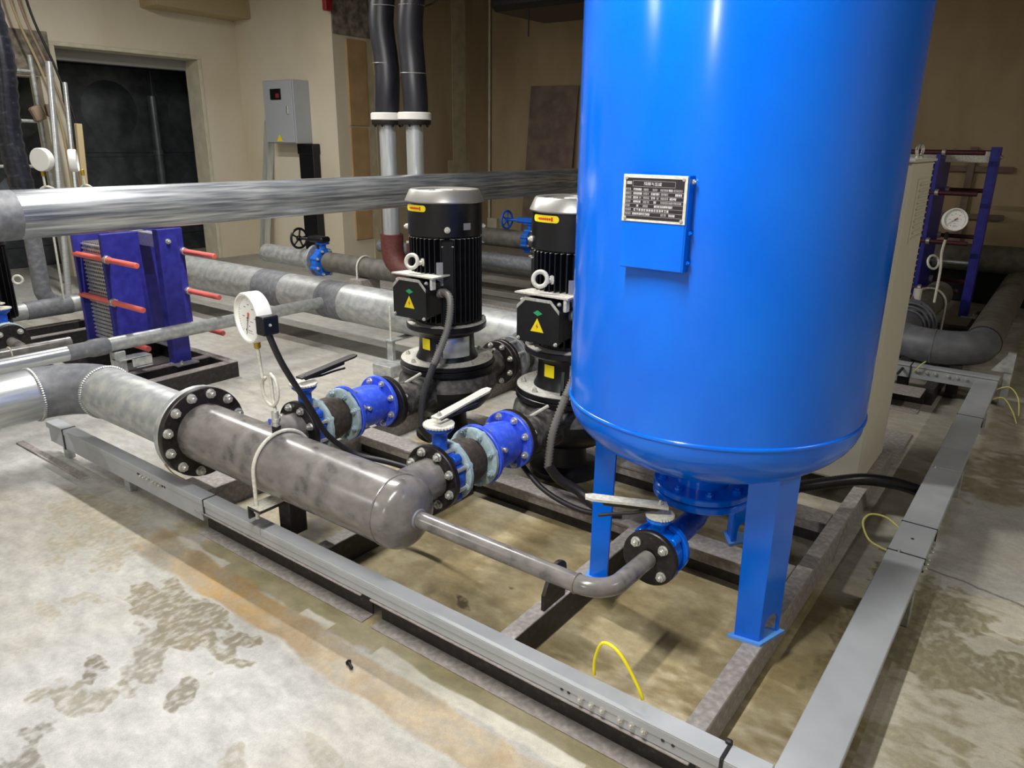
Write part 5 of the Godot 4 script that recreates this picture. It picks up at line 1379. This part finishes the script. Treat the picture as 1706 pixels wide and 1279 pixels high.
# ---------------------------------------------------------------- other pipework
func pipework() -> void:
	# back header with reducer-like sleeve bands
	var b := thing("back_header", "long thick galvanised header pipe lying behind the pumps at left", "pipe", Vector3(-3.6, 0.21, -3.357))
	part("run", G.new().cyl(Vector3(-6.6, 0.34, -3.357), Vector3(-4.82, 0.34, -3.357), 0.13, 44), M.galv_dusty, b)
	part("weld_sleeve", G.new().cyl(Vector3(-4.83, 0.34, -3.357), Vector3(-4.52, 0.34, -3.357), 0.1325, 44), M.primer, b)
	part("run", G.new().cyl(Vector3(-4.53, 0.34, -3.357), Vector3(-1.2, 0.34, -3.357), 0.13, 44), M.galv_dusty, b)
	part("tee_patch", G.new().lathe([Vector2(0.1315, -0.08), Vector2(0.1325, -0.07), Vector2(0.1325, 0.14), Vector2(0.1315, 0.15)], 30, G.along(Vector3(-4.03, 0.34, -3.357), Vector3(-3.0, 0.34, -3.357))), M.primer, b)
	# slim pipe toward the front left
	var s := thing("branch_pipe", "slim bright galvanised pipe running forward from the back header past the blue exchanger", "pipe", Vector3(-4.03, 0.3, -2.2))
	part("run", G.new().cyl(Vector3(-4.03, 0.34, -3.24), Vector3(-4.03, 0.34, -1.78), 0.038, 28), M.galv_dusty, s)
	part("collar", G.new().lathe([Vector2(0.038, 0), Vector2(0.047, 0.02), Vector2(0.047, 0.09), Vector2(0.041, 0.11), Vector2(0.041, 0.2), Vector2(0.0385, 0.21)], 28, G.along(Vector3(-4.03, 0.34, -1.80), Vector3(-4.03, 0.34, -1.0))), M.primer, s)
	part("front_run", G.new().cyl(Vector3(-4.03, 0.34, -1.60), Vector3(-4.03, 0.34, -0.4), 0.038, 28), M.galv, s)
	var k := thing("pipe_bracket", "short pale channel bracket under the slim galvanised pipe", "pipe support", Vector3(-4.0, 0.1, -1.84))
	part("post", G.new().bb(Vector3(-4.06, 0.1, -1.87), Vector3(-4.0, 0.30, -1.81), 0.003), M.galv_dusty, k)
	part("arm", G.new().bb(Vector3(-4.04, 0.255, -1.99), Vector3(-3.96, 0.262, -1.81), 0.001).bb(Vector3(-3.966, 0.21, -1.99), Vector3(-3.96, 0.26, -1.88), 0.001).bb(Vector3(-4.0, 0.20, -1.99), Vector3(-3.96, 0.206, -1.9), 0.001), M.galv_dusty, k)
	# upper pipe crossing the view
	var u := thing("overhead_pipe", "long thick bright galvanised pipe crossing at chest height behind the pumps", "pipe", Vector3(-3.84, 0.95, -3.5))
	part("run", G.new().cyl(Vector3(-3.838, 1.061, -1.37), Vector3(-3.838, 1.061, -7.8), 0.1095, 48), M.galv_long, u)
	part("painted_end", G.new().cyl(Vector3(-3.838, 1.061, -0.7), Vector3(-3.838, 1.061, -1.40), 0.1105, 48), M.primer, u)
	part("elbow", G.new().tube(arc([Vector3(-3.838, 1.061, -7.75), Vector3(-3.838, 1.061, -8.1), Vector3(-3.838, 3.59, -8.1)], [0.25]), 0.1105, 28), M.galv_long, u)
	for z in [-0.85, -6.9]:
		var h := thing("pipe_post", ["steel post holding the near end of the chest-high galvanised pipe, outside the left edge", "steel post holding the far end of the chest-high galvanised pipe, hidden by the tank"][0 if z > -2 else 1], "pipe support", Vector3(-3.838, 0, z))
		part("post", G.new().bb(Vector3(-3.87, 0, z - 0.04), Vector3(-3.80, 0.94, z + 0.04), 0.004), M.steel_dusty, h)
		part("saddle", G.new().bb(Vector3(-3.95, 0.935, z - 0.05), Vector3(-3.72, 0.952, z + 0.05), 0.002), M.steel_dusty, h)
	# trapeze support with threaded rod near the back header
	var p := thing("pipe_support", "pale channel steel support with a threaded rod beside the pump", "pipe support", Vector3(-3.3, 0, -3.2))
	part("post", G.new().bb(Vector3(-3.345, 0.0, -3.20), Vector3(-3.29, 0.20, -3.17), 0.003), M.galv_dusty, p)
	part("post_lip", G.new().bb(Vector3(-3.345, 0.0, -3.23), Vector3(-3.335, 0.20, -3.17), 0.002), M.white_metal, p)
	part("arm", G.new().bb(Vector3(-3.35, 0.195, -3.52), Vector3(-3.29, 0.206, -3.165), 0.002), M.galv_dusty, p)
	part("foot", G.new().bb(Vector3(-3.36, 0.0, -3.22), Vector3(-3.20, 0.075, -3.06), 0.004), M.galv_dusty, p)
	part("threaded_rod", G.new().cyl(Vector3(-3.32, 0.15, -3.19), Vector3(-3.32, 0.42, -3.19), 0.006, 8), M.white_metal, p)

func exchanger(at: Vector3, h: float, zw: float, rods: Array, plates: int, sleeves: Material, gap: float, tail: float, lbl: String) -> void:
	# plate heat exchanger: fixed frame plate at -x, plate pack, pressure plate, carrying bar to an end column at +x
	var t := thing("plate_exchanger", lbl, "heat exchanger", at)
	var x0 := at.x
	var z0 := at.z
	var y0 := at.y
	var pack := 0.011 * plates
	part("frame_plate", G.new().bb(Vector3(x0 - 0.03, y0 + 0.02, z0 - zw * 0.5), Vector3(x0, y0 + h, z0 + zw * 0.5), 0.004), M.hx_blue, t)
	for k in plates:
		var x := x0 + 0.004 + k * 0.011
		part("plate", G.new().bb(Vector3(x, y0 + 0.10, z0 - zw * 0.40), Vector3(x + 0.006, y0 + h - 0.10, z0 + zw * 0.40 - (0.004 if k % 2 else 0.0)), 0.001), M.chrome if k % 2 == 0 else M.rubber, t)
	var xp := x0 + pack + 0.005
	var cg := G.new()
	for k in 24:
		cg.box(Vector3(x0 + pack * 0.5, y0 + 0.115 + k * (h - 0.23) / 23.0, z0 + zw * 0.40 + 0.003), Vector3(pack, 0.012, 0.014), 0.003)
	part("corrugated_edges", cg, M.galv_up, t).set_meta("kind", "stuff")
	part("pressure_plate", G.new().bb(Vector3(xp, y0 + 0.12, z0 - zw * 0.5), Vector3(xp + 0.03, y0 + h - 0.03, z0 + zw * 0.5), 0.004), M.hx_blue, t)
	var xc := xp + gap
	var col := part("end_column", G.new().bb(Vector3(xc, y0, z0 - 0.055), Vector3(xc + 0.012, y0 + h, z0 + 0.055), 0.002).bb(Vector3(xc - 0.05, y0, z0 + 0.043), Vector3(xc + 0.002, y0 + h, z0 + 0.055), 0.002), M.hx_blue, t)
	bolt(col, Vector3(xc + 0.012, y0 + h - 0.07, z0), Vector3.RIGHT, 0.014)
	part("carrying_bar", G.new().bb(Vector3(x0, y0 + h - 0.11, z0 - 0.03), Vector3(xc, y0 + h - 0.03, z0 + 0.03), 0.003), M.galv if h < 1.0 else M.white_metal, t)
	var gy := y0 + (0.09 if h < 1.0 else 0.40)
	part("guide_bar", G.new().cyl(Vector3(x0, gy, z0), Vector3(xc, gy, z0), 0.014, 16), M.galv, t)
	for e in rods:
		for s in [-1.0, 1.0]:
			var z: float = z0 + s * (zw * 0.5 - 0.012)
			var y: float = y0 + e
			var rd := part("tie_bolt", G.new().cyl(Vector3(x0 - 0.04 if e > 0.2 else xp - 0.02, y, z), Vector3(xp + tail, y, z), 0.0165, 14, 0.004), sleeves, t)
			part("tie_nut", G.new().cyl(Vector3(xp + 0.03, y, z), Vector3(xp + 0.055, y, z), 0.026, 6), M.zinc, rd)
	var ft := part("foot", G.new().bb(Vector3(xc - 0.03, y0 - 0.002, z0 - 0.07), Vector3(xc + 0.07, y0 + 0.008, z0 + 0.07), 0.002), M.galv_dusty, t)
	bolt(ft, Vector3(xc + 0.045, y0 + 0.008, z0 + 0.03), Vector3.UP, 0.013)
	for s in [-1.0, 1.0]:
		for yy in [0.17, h - 0.18]:
			var a := Vector3(x0 - 0.03, y0 + yy, z0 + s * zw * 0.22)
			var f := part("port_flange", flange(a, Vector3.LEFT, 0.085, 0.025).cyl(a, a - Vector3(0.14, 0, 0), 0.045, 20), M.black_flange, t)
			bolts(f, a - Vector3(0.025, 0, 0), Vector3.LEFT, 0.066, 4, 0.012, 0.5)

func exchangers() -> void:
	exchanger(Vector3(-4.81, 0.1, -2.29), 0.80, 0.50, [0.15, 0.375, 0.625], 29, M.red_sleeve, 0.29, 0.38, "royal blue plate heat exchanger with salmon red tie bolt sleeves at left")
	exchanger(Vector3(-1.24, 0.16, -6.6), 1.24, 0.55, [0.22, 0.57, 0.92, 1.20], 30, M.dark_red, 0.36, 0.30, "tall dark blue plate heat exchanger frame at the far right")
	var f := thing("exchanger_frame", "low black channel steel frame under the left blue exchanger", "steel frame", Vector3(-4.5, 0, -2.2))
	for r in [[Vector3(-5.3, 0, -1.84), Vector3(-3.97, 0.1, -1.79)], [Vector3(-5.3, 0, -2.52), Vector3(-3.97, 0.1, -2.47)], [Vector3(-4.03, 0, -2.47), Vector3(-3.97, 0.1, -1.84)], [Vector3(-4.88, 0, -2.47), Vector3(-4.78, 0.1, -1.84)], [Vector3(-4.25, 0, -2.47), Vector3(-4.19, 0.1, -1.84)]]:
		var rail := part("rail", G.new().bb(r[0], r[1] - Vector3(0, 0.006, 0), 0.002), M.steel_black, f)
		part("rail_top", G.new().bb(Vector3(r[0].x, 0.094, r[0].z), r[1], 0.001), M.steel_dusty, rail)
	# second frame farther left
	var q := thing("exchanger_frame", "low dusty channel steel frame on the floor behind the left blue exchanger", "steel frame", Vector3(-6.0, 0, -2.4))
	for x in [-6.6, -5.8, -5.5]:
		var rail := part("rail", G.new().bb(Vector3(x - 0.06, 0, -2.9), Vector3(x, 0.094, -1.0), 0.002), M.steel_black, q)
		part("rail_top", G.new().bb(Vector3(x - 0.06, 0.094, -2.9), Vector3(x, 0.1, -1.0), 0.001), M.steel_dusty, rail)

func left_cluster() -> void:
	# valve group at the left edge
	var v := lever_valve("butterfly_valve", Vector3(-4.60, 0.345, -1.50), 0.10, 0.06, Vector3(-0.8, 0, 0.6), 0.2, M.blue_dark, "dark blue butterfly valve in the small valve group at the left edge", "", M.white_metal)
	var t := thing("valve_spool", "pale gray flanged spool with a black four bolt flange at the left edge", "pipe", Vector3(-4.55, 0.25, -1.5))
	for k in 2:
		part("joint_ring", flange(Vector3(-4.52 - 0.16 * k, 0.345, -1.50), Vector3.RIGHT, 0.10, 0.025), M.joint_gray, t)
	var f := part("flange", flange(Vector3(-4.49, 0.345, -1.50), Vector3.RIGHT, 0.095, 0.024), M.black_flange, t)
	bolts(f, Vector3(-4.466, 0.345, -1.50), Vector3.RIGHT, 0.07, 4, 0.014, 0.5)
	part("stub", G.new().tube(arc([Vector3(-4.47, 0.345, -1.50), Vector3(-4.30, 0.33, -1.50), Vector3(-4.30, 0.33, -1.2)], [0.06]), 0.028, 18), M.header, t)
	var p := thing("low_pipe", "dusty gray pipe with a white clamp just above the slim bright pipe at left", "pipe", Vector3(-4.25, 0.3, -1.5))
	part("run", G.new().cyl(Vector3(-4.29, 0.33, -1.72), Vector3(-4.29, 0.33, -0.6), 0.031, 20), M.header, p)
	part("clamp", G.new().ring(Vector3(-4.29, 0.33, -1.42), Vector3(0, 0, 1), 0.033, 0.004, 24, 8), M.white_metal, p)
	# another pump motor just at the frame edge
	var m := thing("pump_motor", "black finned pump motor cut by the left edge of the photo", "pump", Vector3(-5.05, 0.1, -1.62))
	var c := Vector3(-5.05, 0, -1.62)
	var T := Transform3D(Basis.IDENTITY, c)
	part("body", G.new().lathe([Vector2(0, 0.1), Vector2(0.14, 0.1), Vector2(0.14, 0.3), Vector2(0.10, 0.32), Vector2(0.11, 0.80), Vector2(0, 0.80)], 36, T), M.black, m)
	for k in 22:
		var qa := TAU * k / 22
		part("fin", G.new().box(Vector3(0, 0.58, 0.118), Vector3(0.005, 0.42, 0.036), 0.001, Transform3D(Basis(Vector3.UP, qa), c)), M.black, m)
	part("cowl", G.new().lathe([Vector2(0, 0.80), Vector2(0.14, 0.80), Vector2(0.14, 0.93), Vector2(0.12, 0.96), Vector2(0, 0.96)], 36, T), M.black, m)
	part("lifting_eye", G.new().ring(c + Vector3(0.15, 0.60, -0.12), Vector3(1, 0, 0.5).normalized(), 0.024, 0.007, 24, 8), M.white_metal, m)
	# tilted small blue valve and fittings behind the exchanger
	var w := lever_valve("butterfly_valve", Vector3(-4.99, 0.27, -2.14), 0.07, 0.04, Vector3(0.3, 0, -1), 0.13, M.blue_dark, "small dark blue butterfly valve half hidden behind the left exchanger", "", M.blue_dark)
	var s := thing("stand_pipes", "pair of pale upright pipes behind the left blue exchanger", "pipe", Vector3(-5.6, 0, -2.45))
	for e in [[-5.62, -2.42, 0.028], [-5.60, -2.56, 0.02]]:
		part("pipe", G.new().cyl(Vector3(e[0], 0.12, e[1]), Vector3(e[0], 0.96, e[1]), e[2], 14), M.galv_dusty, s)

func cabinet() -> void:
	var t := thing("control_cabinet", "tall beige steel control cabinet with a louvred side behind the blue tank", "cabinet", Vector3(-0.82, 0.1, -3.24))
	part("body", G.new().bb(Vector3(-1.14, 0.1, -3.455), Vector3(-0.498, 1.345, -3.02), 0.006), M.cabinet, t)
	var d := part("door", G.new().bb(Vector3(-1.135, 0.115, -3.02), Vector3(-0.503, 1.335, -2.998), 0.004), M.cabinet, t)
	part("top_cap", G.new().bb(Vector3(-1.15, 1.345, -3.465), Vector3(-0.488, 1.356, -3.0), 0.003), M.cabinet, t)
	for z in [-3.08, -3.39]:
		for x in [-1.08, -0.545]:
			part("lifting_eye", G.new().ring(Vector3(x, 1.386, z), Vector3(1, 0, 0.35).normalized(), 0.022, 0.006, 24, 8).cyl(Vector3(x, 1.354, z), Vector3(x, 1.366, z), 0.015, 12), M.chrome, t)
	part("vent_panel", G.new().bb(Vector3(-0.5, 1.05, -3.38), Vector3(-0.492, 1.285, -3.16), 0.002), M.cabinet, t)
	for k in 10:
		part("louver", G.new().box(Vector3(-0.489, 1.068 + k * 0.022, -3.27), Vector3(0.012, 0.008, 0.19), 0.003, Transform3D.IDENTITY), M.cabinet, t)
	# black corrugated hose from under the cabinet to the right tray
	single("corrugated_hose", G.new().tube(curve([Vector3(-0.78, 0.14, -2.62), Vector3(-0.66, 0.18, -2.66), Vector3(-0.56, 0.20, -2.74), Vector3(-0.46, 0.21, -2.83), Vector3(-0.37, 0.18, -2.94), Vector3(-0.30, 0.13, -3.05), Vector3(-0.285, 0.11, -3.08)], 150), 0.021, 14, true, 0.002), M.black, "thick black corrugated hose bridging from under the tank to the right tray", "hose", Vector3(-0.5, 0.12, -2.85))

func right_side() -> void:
	# return bend: two welded elbows and their legs
	var t := thing("return_bend", "big dark gray double elbow pipe lying behind the cabinet at right", "pipe", Vector3(-0.5, 0.2, -5.0))
	var R := 0.10
	var y := 0.285
	part("rear_leg", G.new().cyl(Vector3(-0.76, y, -5.44), Vector3(-0.76, y, -5.10), R, 32), M.elbow_gray, t)
	part("near_elbow", G.new().tube(arc([Vector3(-0.76, y, -5.12), Vector3(-0.76, y, -4.87), Vector3(-0.53, y, -4.87)], [0.22], 14), R, 32, false), M.elbow_gray, t)
	part("far_elbow", G.new().tube(arc([Vector3(-0.535, y, -4.87), Vector3(-0.315, y, -4.87), Vector3(-0.315, y, -5.14)], [0.215], 14), R, 32, false), M.elbow_gray, t)
	part("long_leg", G.new().cyl(Vector3(-0.315, y, -5.12), Vector3(-0.315, y, -7.75), R, 32), M.pipe_dark, t)
	part("weld_ring", G.new().ring(Vector3(-0.533, y, -4.87), Vector3.RIGHT, R, 0.004, 40, 6), M.elbow_gray, t)
	part("weld_ring", G.new().ring(Vector3(-0.315, y, -5.13), Vector3.BACK, R, 0.004, 40, 6), M.black, t)
	var f := part("ribbed_flange", flange(Vector3(-0.76, y, -5.40), Vector3.FORWARD, 0.165, 0.03), M.elbow_gray, t)
	for k in 3:
		part("rib", G.new().ring(Vector3(-0.76, y, -5.38 + k * 0.035), Vector3.BACK, 0.145 - 0.018 * k, 0.008, 40, 8), M.elbow_gray, f)
	bolts(f, Vector3(-0.76, y, -5.40), Vector3.BACK, 0.15, 10, 0.010, 0.5, M.elbow_gray)
	for x in [-0.66, -0.40]:
		part("cradle", G.new().bb(Vector3(x - 0.03, 0.0, -4.90), Vector3(x + 0.03, 0.20, -4.84), 0.003), M.steel_black, t)
	var rear := thing("suction_pipe", "brownish gray pipe with a thin white u-bolt rising behind the ribbed flange at right", "pipe", Vector3(-0.74, 0.2, -5.9))
	part("run", G.new().cyl(Vector3(-0.76, 0.30, -5.46), Vector3(-0.72, 0.36, -6.28), 0.095, 28), M.pipe_dark, rear)
	part("u_bolt", G.new().tube(u_bolt_path(Vector3(-0.735, 0.34, -5.95), Vector3.BACK, 0.108, 0.34), 0.008, 8), M.white_metal, rear)
	part("white_valve_grip", G.new().bb(Vector3(-0.84, 0.40, -5.50), Vector3(-0.80, 0.48, -5.46), 0.006), M.white_band, rear)
	part("white_cap", G.new().cyl(Vector3(-0.76, 0.39, -5.55), Vector3(-0.76, 0.50, -5.55), 0.026, 14), M.white_band, rear)
	# dark machine and rails farther back
	var mch := thing("dark_pump_set", "dark pump set in the shadow behind the beige cabinet", "pump", Vector3(-0.95, 0.1, -5.7))
	part("casing", G.new().lathe([Vector2(0, 0.1), Vector2(0.2, 0.1), Vector2(0.22, 0.3), Vector2(0.16, 0.5), Vector2(0.15, 0.95), Vector2(0.12, 1.0), Vector2(0, 1.0)], 32, Transform3D(Basis.IDENTITY, Vector3(-1.25, 0, -5.15))), M.black, mch)
	part("baseplate", G.new().bb(Vector3(-1.6, 0.06, -5.6), Vector3(-0.95, 0.11, -4.75), 0.004), M.black, mch)
	var b := thing("far_skid", "dusty channel steel skid end on the floor between the cabinet and the right tray", "steel frame", Vector3(-1.0, 0.0, -4.44))
	channel(Vector3(-1.8, 0.1, -4.60), Vector3(-0.50, 0.1, -4.60), Vector3.BACK, 0.1, 0.19, b, M.steel_dusty, M.steel_black, "end_channel")
	part("side_rail", G.new().bb(Vector3(-0.52, 0.0, -7.2), Vector3(-0.46, 0.1, -4.62), 0.002), M.steel_black, b)
	part("far_rail", G.new().bb(Vector3(-1.8, 0.0, -6.2), Vector3(-0.46, 0.16, -6.1), 0.003), M.steel_black, b)
	part("near_rail", G.new().bb(Vector3(-1.8, 0.0, -5.66), Vector3(-0.46, 0.16, -5.60), 0.003), M.steel_black, b)
	part("top_plate", G.new().bb(Vector3(-0.60, 0.0, -4.05), Vector3(-0.46, 0.008, -3.58), 0.002), M.steel_dusty, b)
	# support with bracket right of the bend
	var s := thing("pipe_support", "white angle steel post with a gusset right of the big gray bend", "pipe support", Vector3(-0.15, 0, -4.72))
	part("post", G.new().bb(Vector3(-0.165, 0.0, -4.90), Vector3(-0.125, 0.31, -4.86), 0.003), M.galv_dusty, s)
	part("gusset", G.new().prism([Vector2(-0.27, 0.20), Vector2(-0.165, 0.20), Vector2(-0.165, 0.31), Vector2(-0.20, 0.305), Vector2(-0.23, 0.26)], 0.008, Transform3D(Basis.IDENTITY, Vector3(0.04, 0, -4.862))), M.galv_dusty, s)
	# dark pipes lying beyond, under the wall
	single("far_pipe", G.new().cyl(Vector3(-3.0, 0.45, -7.9), Vector3(1.6, 0.45, -7.9), 0.12, 24), M.pipe_dark, "dark pipe lying along the foot of the far wall at right", "pipe", Vector3(-0.7, 0.45, -7.9))
	single("far_trunking", G.new().bb(Vector3(-1.6, 0.0, -8.3), Vector3(2.2, 0.5, -8.15), 0.01), M.black, "black low trunking in front of the far wall at right", "trunking", Vector3(0.3, 0.0, -8.2))
	var w := thing("far_rack", "faint brown timber rack standing before the far wall inside the exchanger frame", "rack", Vector3(-1.2, 0, -8.35))
	for y2 in [1.18, 0.75]:
		part("rail", G.new().bb(Vector3(-2.2, y2, -8.37), Vector3(-0.55, y2 + 0.05, -8.34), 0.003), M.board_gray, w)
	for x in [-1.9, -0.92]:
		part("post", G.new().bb(Vector3(x, 0, -8.37), Vector3(x + 0.06, 1.4, -8.32), 0.003), M.board_gray, w)

# ---------------------------------------------------------------- scene
func _ready() -> void:
	var cam := Camera3D.new()
	cam.name = "camera"
	cam.fov = 54.6
	cam.near = 0.02
	var right := Vector3(0.8010, 0.0109, -0.5985)
	var back := Vector3(0.5662, 0.3098, 0.7639)
	right = right.normalized()
	back = (back - right * back.dot(right)).normalized()
	cam.transform = Transform3D(Basis(right, back.cross(right), back), Vector3(0, 1.4, 0))
	cam.current = true
	add_child(cam)
	var env := Environment.new()
	env.background_mode = Environment.BG_COLOR
	env.background_color = Color(0.0, 0.0, 0.0)
	env.tonemap_mode = Environment.TONE_MAPPER_LINEAR
	env.tonemap_exposure = 1.17
	env.sdfgi_enabled = true
	env.ssao_enabled = true
	env.ssil_enabled = true
	var we := WorldEnvironment.new()
	we.name = "environment"
	we.environment = env
	add_child(we)
	make_materials()
	unseen_batten(Vector3(-0.83, 2.55, -0.45), 1.2, false, 6.0, "unseen led batten hanging nearest the camera, lighting the front of the skid")  # out of view, set where the shadows under the header point
	unseen_batten(Vector3(-3.1, 2.9, -2.2), 1.2, true, 9.0, "unseen led batten placed to light the left pump and the back header")  # out of view, throws the left tray shadow toward the camera
	unseen_batten(Vector3(-5.8, 3.1, -3.0), 1.2, true, 6.0, "unseen led batten placed to light the cream wall and its doorway")  # out of view, placed to light the cream wall and doorway
	unseen_batten(Vector3(2.6, 3.1, -2.6), 1.2, false, 3.6, "unseen led batten placed to light the right floor and wall")  # out of view, placed to brighten the right floor and wall
	unseen_batten(Vector3(-0.6, 2.8, 4.6), 1.5, false, 14.0, "unseen led batten straight behind the camera, placed to light the tank front")  # out of view, placed for the streak down the tank
	unseen_batten(Vector3(-5.2, 3.0, 3.2), 1.2, false, 9.0, "unseen led batten behind the camera to the left, lighting the left side")  # out of view, lights the left side from behind the camera
	room()
	wall_things()
	left_store()
	tank()
	pumps()
	header()
	branch_line()
	skid()
	trays()
	pipework()
	exchangers()
	cabinet()
	right_side()
	risers()
	gauges()
	left_cluster()
